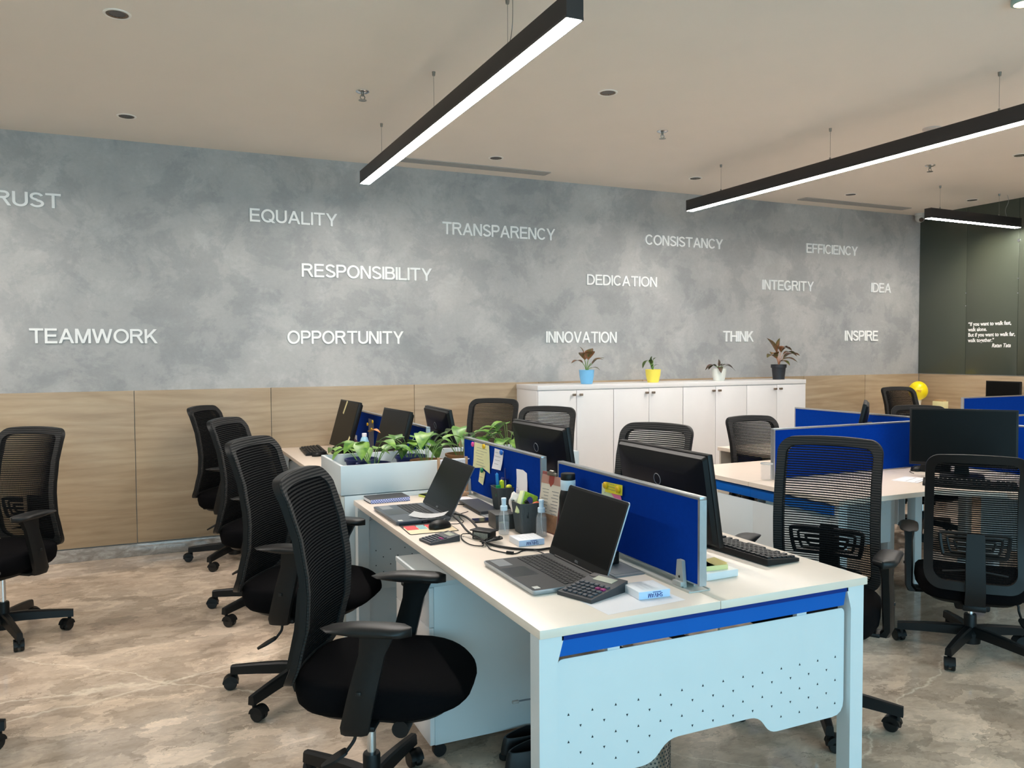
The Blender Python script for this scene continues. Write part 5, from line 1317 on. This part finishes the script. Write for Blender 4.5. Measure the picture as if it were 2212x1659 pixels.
def pot(t, r0, r1, h, m, rim=.006, n=28):
    b = BM(); lathe(b, [(r0, .0005), (r1 - .002, h - .014), (r1 + rim, h - .013), (r1 + rim, h), (r1 - .002, h), (r1 - .006, h - .02)], n=n, cap1=False); finish(b, 'pot', m, t)
    b = BM(); lathe(b, [(r1 - .004, h - .022), (r1 * .5, h - .018), (.002, h - .015)], n=n, cap0=True); finish(b, 'soil', SOIL, t)
def pothos(label, x, y, seed, m, potm=BLUE_POT, nl=11, spread=.12, hmin=.07, hmax=.15, bias=(0, 0), z=.7872, h=.128, r=.085):
    t = thing('potted_pothos', label, 'potted plant', (x, y, z), 0, 'leafy plants in the planter trough')
    pot(t, r * .72, r, h, potm)
    rnd = random.Random(seed); bs = BM(); bl = BM()
    for k in range(nl):
        a = 2 * pi * (k * .381966) + rnd.uniform(-.3, .3); rr = rnd.uniform(.25, 1) * spread
        e = Vector((cos(a) * rr + bias[0] * rnd.random(), sin(a) * rr * .8 + bias[1] * rnd.random(), h + rnd.uniform(hmin, hmax) * (1.15 - .5 * rr / spread)))
        b0 = Vector((cos(a) * .02, sin(a) * .02, h - .02))
        tube(bs, [b0, b0 * .5 + e * .5 + Vector((0, 0, .03)), e], .0018, n=5, k=4)
        L = rnd.uniform(.085, .125)
        dd = Vector((cos(a + rnd.uniform(-.6, .6)), sin(a + rnd.uniform(-.6, .6)), rnd.uniform(-.45, .25)))
        leaf(bl, e, dd, L, L * rnd.uniform(.36, .46), rnd.uniform(.15, .6), .2)
    finish(bs, 'stems', STEM, t); finish(bl, 'leaves', m, t, 60)
    return t
P1 = pothos('leafy green plant at the open end of the planter with one browned leaf', 1.075, 4.14, 3, POTHOS, nl=10, spread=.14)
b = BM(); leaf(b, (-.02, -.02, .128 + .165), (.6, -.5, .1), .06, .03, .2, .3); finish(b, 'browned_leaf', mat('browned_leaf', (178, 112, 60), 0.6, var=0.25, vscale=60), P1)
pothos('sparse green plant behind the first one in the planter, leaves hanging over the rim', 1.06, 4.34, 9, POTHOS, nl=5, spread=.15, hmin=.04, hmax=.10, bias=(-.06, .05))
pothos('green plant in a navy pot in the middle of the planter, back row', 1.345, 4.345, 14, POTHOS2, nl=8, spread=.13)
pothos('green plant in the terracotta-rimmed pot in the middle of the planter', 1.365, 4.125, 21, POTHOS, TERRA, nl=10, spread=.12, hmax=.17)
pothos('green plant in a brown pot behind the desk calendar', 1.63, 4.30, 33, POTHOS2, TERRA, nl=11, spread=.13, hmax=.18)
pothos('fresh green plant at the far end of the planter, above the pinned screen', 1.95, 4.33, 40, POTHOS, TERRA, nl=18, spread=.16, hmin=.05, hmax=.16)

# ------------------------------------------------------------------ under the near desk
t = thing('drawer_pedestal', 'white drawer pedestal under the closest desk, side lit pale blue', 'drawer unit', (.905, 2.72, 0))
W, D, H = .42, .50, .665
b = BM(); bx(b, .018, D, 0, W, .066, H - .018, .001); finish(b, 'carcass', WHITE_METAL, t)
b = BM(); bx(b, -.002, D + .002, -.001, W + .001, H - .018, H, .001); finish(b, 'top_board', WHITE_METAL, t)
for z0, z1 in ((.50, H - .02), (.345, .497), (.067, .342)):
    b = BM(); bx(b, 0, .0175, .0015, W - .0015, z0, z1, .001); d = finish(b, 'drawer', WHITE_LAM, t)
    b = BM(); bx(b, -.024, -.016, .15, .27, z1 - .055, z1 - .042, .002); bx(b, -.018, 0, .155, .165, z1 - .055, z1 - .042); bx(b, -.018, 0, .255, .265, z1 - .055, z1 - .042); finish(b, 'handle', STEEL, d)
    if z1 > .6:
        b = BM(); cyl(b, (0, .07, z1 - .05), (-.01, .07, z1 - .05), .009, n=14); bx(b, -.022, -.01, .0685, .0715, z1 - .07, z1 - .045); finish(b, 'lock_key', STEEL, d)
for x in (.05, D - .05):
    for y in (.05, W - .05):
        b = BM(); cyl(b, (x, y - .012, .025), (x, y + .012, .025), .025, n=18); cyl(b, (x, y, .02), (x, y, .067), .008, n=8); finish(b, 'caster', BLACK_PL, t)
def shoe(label, x, y, deg):
    t = thing('shoe', label, 'shoe', (x, y, 0), deg, 'black shoes under the desk')
    def outline(s, z, w=1.0, dx=0):
        P = []
        for i in range(28):
            a = 2 * pi * i / 28; X = .14 * cos(a); Y = .047 * sin(a) * (1 - .22 * max(0, -cos(a))) * (1 - .1 * max(0, cos(a)) ** 3)
            P.append(Vector((X * s + dx, Y * s * w, z)))
        return P
    b = BM(); loft(b, [outline(1.0, .0005), outline(1.03, .006), outline(1.03, .018), outline(1.0, .020)]); finish(b, 'sole', mat('black_rubber_sole', (24, 25, 26), 0.7, var=0.05), t)
    b = BM()
    o1 = outline(.98, .020); rg = [o1]
    for f, s in ((.35, .985), (.7, .95), (1, .90)):
        rg.append([Vector((p.x * s, p.y * s, .02 + f * (.058 - .018 * max(0, p.x / .14)))) for p in o1])
    inn = [Vector((min(p.x, .075) * .84, p.y * .80, .078 - .014 * max(0, p.x / .14))) for p in o1]
    rg.append(inn); rg.append([Vector((p.x * .95, p.y * .95, .034)) for p in inn])
    loft(b, rg); finish(b, 'upper', mat('black_shoe_leather', (26, 26, 28), 0.4, var=0.1), t, 50)
    b = BM(); loft(b, [[Vector((p.x * .93, p.y * .93, .035)) for p in inn], [Vector((p.x * .9, p.y * .9, .038)) for p in inn]]); finish(b, 'insole', mat('grey_insole', (104, 98, 88), 0.9, var=0.3, vscale=70), t)
    return t
shoe('black slip-on shoe nearest the desk leg, under the closest desk', 1.255, 2.555, 8)
shoe('black slip-on shoe behind the other, against the drawer pedestal', 1.285, 2.66, 8)
t = thing('network_cable', 'loose grey network cable with a clear plug hanging under the desk', 'cable', (1.165, 2.55, .25))
b = BM(); tube(b, [(.012, 0, 0), (.06, -.03, .012), (.15, -.10, .03), (.25, -.2, .10), (.22, -.30, .3), (.12, -.40, .47)], .0032, n=8); finish(b, 'cable_jacket', mat('grey_cable', (110, 118, 128), 0.5, var=0.03), t)
b = BM(); box(b, (.002, .001, -.001), (.024, .012, .009), .001); finish(b, 'clear_plug', mat('pale_clear_plug', (170, 176, 178), 0.2, var=0.03), t)
def bin_(label, x, y, r, h):
    t = thing('waste_bin', label, 'waste bin', (x, y, 0), 0, 'perforated steel bins')
    b = BM(); lathe(b, [(r + .006, .0005), (r + .008, .004), (r + .008, .026), (r + .001, .030)], n=36); finish(b, 'base_ring', BLACK_PL, t)
    b = BM(); lathe(b, [(r, .028), (r, h), (r - .004, h), (r - .004, .032)], n=36); finish(b, 'drum', STEEL, t)
    b = BM()
    for k in range(10):
        for i in range(44):
            a = 2 * pi * (i + .5 * (k % 2)) / 44; z = h - .03 - k * .013
            d = Vector((cos(a), sin(a), 0)); cyl(b, d * (r - .0005) + Vector((0, 0, z)), d * (r + .0005) + Vector((0, 0, z)), .0033, n=6)
    finish(b, 'punched_holes', HOLE, t)
bin_('perforated steel waste bin under the desk, its black base in view', 1.60, 2.43, .105, .27)
bin_('perforated steel waste bin closest to the end panel, only its rim side in view', 1.43, 2.16, .10, .27)
t = thing('cable_grommet', 'pale round cap peeking under the perforated end panel', 'cap', (1.62, 2.0, .34))
b = BM(); bmesh.ops.create_uvsphere(b, u_segments=16, v_segments=10, radius=.014, matrix=Matrix.Diagonal((1, .6, 1, 1))); finish(b, 'cap', WHITE_METAL, t)
b = BM(); cyl(b, (0, 0, .01), (0, 0, .37), .0035, n=8); finish(b, 'hanging_cable', WHITE_METAL, t)

# ------------------------------------------------------------------ white cabinets along the back wall
CX0, CYF, CHT = 3.006, 6.08, 1.213
for k in range(4):
    lab = ['white two-door cabinet at the oak-wall end, under the blue plant pot', 'white two-door cabinet under the yellow plant pot', 'white two-door cabinet under the white plant pot', 'white two-door cabinet under the black plant pot'][k]
    t = thing('wall_cabinet', lab, 'cabinet', (CX0 + .748 * k, CYF, 0), 0, 'white wall cabinets')
    W, D = .7465, YB - .022 - CYF
    b = BM(); bx(b, 0, W, .02, D, .06, CHT - .042, .001); bx(b, .01, W - .01, .05, D, 0, .06); finish(b, 'carcass', WHITE_LAM, t)
    for s in (0, 1):
        x0 = .0015 + s * W / 2; x1 = W / 2 - .0015 + s * W / 2
        b = BM(); bx(b, x0 + .001, x1 - .001, 0, .0185, .062, CHT - .046, .001); d = finish(b, 'door', WHITE_LAM, t)
        hx = (x1 - .033) if s == 0 else (x0 + .033); hz = CHT - .085
        b = BM(); bx(b, hx - .018, hx + .018, -.026, -.018, hz - .010, hz + .010, .003); bx(b, hx - .006, hx + .006, -.02, 0, hz - .008, hz + .008); finish(b, 'handle', mat('satin_nickel', (150, 134, 120), 0.3, metal=0.8, var=0.03), d)
for k in range(2):
    b = BM(); bx(b, CX0 - .004 + 1.496 * k + .001 * k, CX0 + 1.495 * (k + 1), CYF - .004, YB - .022, CHT - .041, CHT, .001)
    single('cabinet_top', b, WHITE_LAM, 'long white top board over the two cabinets with the %s pots' % ('blue and yellow' if k == 0 else 'white and black'), 'worktop', group='white cabinet top boards')

def wallpot(label, x, y, m, r0, r1, h, curved=True):
    t = thing('potted_plant', label, 'potted plant', (x, y, CHT + .0003), 0, 'plants on the white cabinets')
    if curved: b = BM(); lathe(b, [(r0, .0005), (r0 * 1.12, .02), (r1 * .93, h * .55), (r1, h), (r1 - .004, h), (r1 - .006, h - .015)], n=32, cap1=False); finish(b, 'pot', m, t)
    else:
        b = BM(); lathe(b, [(r0, .0005), (r1 - .009, h - .034), (r1, h - .032), (r1, h), (r1 - .004, h), (r1 - .006, h - .02)], n=32, cap1=False); finish(b, 'pot', m, t, 25)
    b = BM(); lathe(b, [(r1 - .008, h - .016), (.002, h - .012)], n=24); finish(b, 'soil', SOIL, t)
    return t
YP = 6.20
def spray_leaves(t, spec, h, ml, ms, heart=False):
    bs = BM(); bl = BM()
    for ex, ey, ez, dx, dy, dz, L, Wd, dr in spec:
        e = Vector((ex, ey, h + ez)); tube(bs, [(ex * .1, ey * .1, h - .015), (ex * .45, ey * .4, h + ez * .55), e], .0028, n=6, k=4)
        leaf(bl, e, (dx, dy, dz), L * 1.05, Wd * 1.25, dr, .25, heart)
    finish(bs, 'stems', ms, t); finish(bl, 'leaves', ml, t, 60)
t = wallpot('reddish-leaved plant in the light blue pot on the white cabinet', 3.548, YP, mat('sky_blue_pot', (124, 192, 236), 0.45, var=0.02), .049, .068, .125)
spray_leaves(t, [(-.04, 0, .06, -1, -.1, .25, .12, .03, .25), (.05, -.01, .05, 1, -.1, .5, .13, .032, .05), (.0, -.03, .09, .1, -.6, .7, .11, .045, .1), (-.03, -.02, .09, -.5, -.3, .6, .10, .04, .1), (.02, 0, .10, .4, .1, .8, .11, .042, .1), (.03, -.03, .06, .9, -.5, .45, .11, .034, .15), (-.02, .02, .12, -.3, .2, .9, .09, .028, .0), (.04, -.03, .02, .8, -.6, -.2, .07, .02, .2)], .125, AGLA, STEM)
t = wallpot('tiny green plant in the yellow pot on the white cabinet', 4.252, YP, mat('lemon_yellow_pot', (246, 228, 92), 0.45, var=0.02), .050, .071, .120)
spray_leaves(t, [(-.02, 0, .03, .1, -.3, .9, .05, .014, 0), (-.015, 0, .05, -.4, -.2, .7, .045, .013, 0), (-.02, 0, .08, .2, 0, .9, .04, .012, 0), (-.06, 0, .085, -.8, -.1, -.7, .075, .017, .3), (.0, 0, .085, .8, 0, .5, .05, .009, .1), (.005, -.01, .03, .9, -.2, .25, .05, .009, .1), (-.03, -.01, .02, .3, -.5, .4, .045, .014, .1), (-.03, .0, .06, -.2, -.5, .6, .05, .013, .1), (-.02, 0, .095, -.2, .1, 1, .03, .008, 0)], .12, DARKLEAF, STEM)
t = wallpot('low purple-green plant in the white pot on the white cabinet', 5.010, YP, mat('glossy_white_pot', (232, 234, 226), 0.35, var=0.01), .050, .071, .120)
spray_leaves(t, [(-.03, 0, .02, -1, -.1, .15, .14, .022, .4), (.03, 0, .02, 1, -.1, .15, .13, .02, .35), (-.005, 0, .02, 0, 0, 1, .065, .012, 0), (-.02, -.03, .01, -.4, -.8, .05, .08, .02, .7), (.03, -.03, .015, .8, -.6, .1, .11, .02, .5), (-.05, .0, .025, -.9, -.3, 0, .10, .02, .35), (.02, .02, .02, .5, .4, .3, .09, .018, .4)], .12, PURPLE, STEM)
t = wallpot('tall copper-leaved plant in the rimmed black pot on the white cabinet', 5.755, YP, mat('charcoal_pot', (36, 38, 44), 0.5, var=0.03), .056, .076, .150, False)
spray_leaves(t, [(.0, 0, .15, .1, 0, 1, .11, .022, 0), (-.03, 0, .12, -.75, 0, .75, .17, .026, -.1), (.03, 0, .12, .75, -.1, .65, .16, .042, .55), (-.04, -.01, .06, -.9, -.2, .4, .16, .042, .35), (.05, -.01, .06, 1, -.2, .35, .19, .046, .2), (.02, -.02, .04, .8, -.5, .15, .15, .045, .3), (-.01, -.03, .03, .3, -.8, -.1, .10, .035, .3), (.04, -.02, .10, .9, -.2, .25, .15, .04, .4), (-.05, -.02, .09, -.8, -.4, .3, .13, .036, .25)], .15, AGLA, STEM_PINK)
bl = BM(); leaf(bl, (.02, 0, .15 + .13), (.7, 0, .7), .15, .04, .5, .3, False); leaf(bl, (-.02, 0, .15 + .12), (-.7, 0, .8), .15, .024, 0, .3, False); finish(bl, 'copper_leaves', AGLA_O, t, 60)

# low open-shelf cabinet in front of the tall ones
t = thing('low_cabinet', 'low white cabinet with an open shelf, in front of the tall white doors', 'cabinet', (4.045, 4.995, 0), -90)
b = BM(); W, D, H = .54, .60, .752
bx(b, 0, .018, 0, D, .04, H - .028); bx(b, W - .018, W, 0, D, .04, H - .028); bx(b, .018, W - .018, D - .012, D, .04, H - .028); bx(b, .018, W - .018, 0, D, .60, .615); bx(b, .018, W - .018, 0, D, .04, .056)
for x in (.03, W - .03): bx(b, x - .015, x + .015, .02, .05, 0, .04); bx(b, x - .015, x + .015, D - .05, D - .02, 0, .04)
finish(b, 'carcass', FRONT, t)
b = BM(); bx(b, -.01, W + .01, -.012, D + .005, H - .028, H, .002); finish(b, 'top_board', CREAM_TOP, t)
b = BM(); bx(b, .002, W - .002, -.018, -.0005, .042, .598, .001); finish(b, 'drawer', FRONT, t)
b = BM(); bx(b, .06, .22, -.30, -.10, .6155, .640, .002); single('folded_papers', b, PAPER_W, 'white papers lying inside the low open shelf', 'papers', (4.045, 4.995, 0))
b = BM(); bx(b, .0, .10, .0, .16, 0, .055, .003); single('blue_carton', b, mat('deep_blue_carton', (34, 58, 142), 0.5, var=0.04), 'deep blue carton standing inside the low open shelf', 'box', (4.13, 4.72, .6405))
t = thing('tumbler', 'clear glass tumbler by the end of the blue screen on the corner desk', 'glass', (3.262, CY - .035, .75))
gl2 = mat('clear_glass', (190, 194, 196), 0.04, alpha=.12, spec=0.5)
t.location = (3.235, CY + .0, .75)
b = BM(); lathe(b, [(.002, .0006), (.030, .0008), (.0335, .004), (.035, .095), (.033, .095), (.030, .010), (.002, .008)], n=32); finish(b, 'glass_body', gl2, t, 50)
b = BM(); lathe(b, [(.0345, .093), (.036, .096), (.0345, .099), (.0325, .096)], n=32, cap0=False, cap1=False); finish(b, 'rim', mat('pale_rim', (196, 196, 196), 0.2, var=0.01), t)

# phone receiver and clutter on the corner desk
t = thing('desk_phone', 'black desk phone with cord at the foot of the large front-facing monitor', 'telephone', (4.42, 3.40, .75), 35)
b = BM(); prism(b, [(-.09, .0005), (.09, .0005), (.09, .02), (-.09, .055)], -.08, .08, XZ); finish(b, 'phone_body', BLACK_PL, t, 25)
b = BM(); tube(b, [(-.02, -.11, .05), (-.02, -.09, .062), (-.02, .05, .062), (-.02, .07, .05)], .014, n=8); finish(b, 'handset', BLACK_PL, t)
b = BM(); tube(b, [(.08, -.02, .01), (.14, -.08, .004), (.2, .02, .004), (.16, .12, .004), (.05, .14, .004)], .003, n=6); finish(b, 'phone_cord', BLACK_PL, t)
t = thing('paper_sheets', 'white papers beside the foot of the large front-facing monitor', 'papers', (3.98, 3.22, .7502), 20)
b = BM(); bx(b, -.1, .1, -.07, .07, 0, .002); finish(b, 'sheets', PAPER_W, t)
b = BM(); bx(b, -.08, .06, -.05, -.047, .002, .0023); bx(b, -.08, .08, .0, .003, .002, .0023); finish(b, 'print_lines', INK, t)

# ------------------------------------------------------------------ corner by the green wall
t = thing('corner_cabinet', 'low white cabinet in the corner under the yellow balloon', 'cabinet', (7.68, 5.86, 0))
b = BM(); bx(b, 0, .45, 0, .63, .05, .78, .001); bx(b, .02, .43, .02, .61, 0, .05); finish(b, 'carcass', WHITE_LAM, t)
for y0, y1 in ((.002, .312), (.318, .628)):
    b = BM(); bx(b, -.018, -.0005, y0, y1, .052, .778, .001); d = finish(b, 'door', WHITE_LAM, t)
    b = BM(); bx(b, -.036, -.018, (y0 + y1) / 2 - .04, (y0 + y1) / 2 + .04, .70, .71, .002); finish(b, 'handle', STEEL, d)
t = thing('balloon', 'yellow balloon with small red print in the room corner', 'balloon', (7.88, 6.30, .7805))
b = BM(); M = Matrix.Translation((0, 0, .262)) @ Matrix.Diagonal((1, 1, 1.08, 1)); bmesh.ops.create_uvsphere(b, u_segments=32, v_segments=20, radius=.100, matrix=M)
for v in b.verts:
    f = max(0, (.20 - v.co.z) / .05); v.co.x *= 1 - .22 * f * f; v.co.y *= 1 - .22 * f * f
finish(b, 'balloon_skin', mat('yellow_balloon', (246, 222, 16), 0.3, var=0.01), t)
b = BM(); lathe(b, [(.05, .0005), (.05, .004), (.032, .010), (.030, .12), (.036, .155), (.028, .165)], n=24); finish(b, 'cup_stand', mat('cream_cup', (236, 230, 210), 0.45, var=0.02), t)
bd = Vector((-.76, -.65, 0)).normalized()
Mb = Matrix.Translation(bd * .1012 + Vector((0, 0, .252))) @ Matrix.Rotation(math.atan2(bd.x, -bd.y), 4, 'Z') @ Matrix.Rotation(pi / 2, 4, 'X')
text_obj('792', .034, .0008, 'red_print', mat('red_orange_print', (206, 92, 20), 0.5, var=0.03), t, M=Mb @ Matrix.Translation((.0, 0, 0)), align='CENTER', shear=.2)
t = thing('note_box', 'cream note box with a brown top, beside the yellow balloon', 'box', (7.80, 5.96, .7805), 0)
b = BM(); bx(b, -.04, .04, -.065, .065, .0005, .165, .003); finish(b, 'box_body', mat('cream_box', (232, 224, 170), 0.5, var=0.02), t)
b = BM(); bx(b, -.03, .03, -.05, .05, .165, .180, .002); finish(b, 'brown_top', mat('tan_card', (186, 150, 104), 0.6, var=0.05), t)
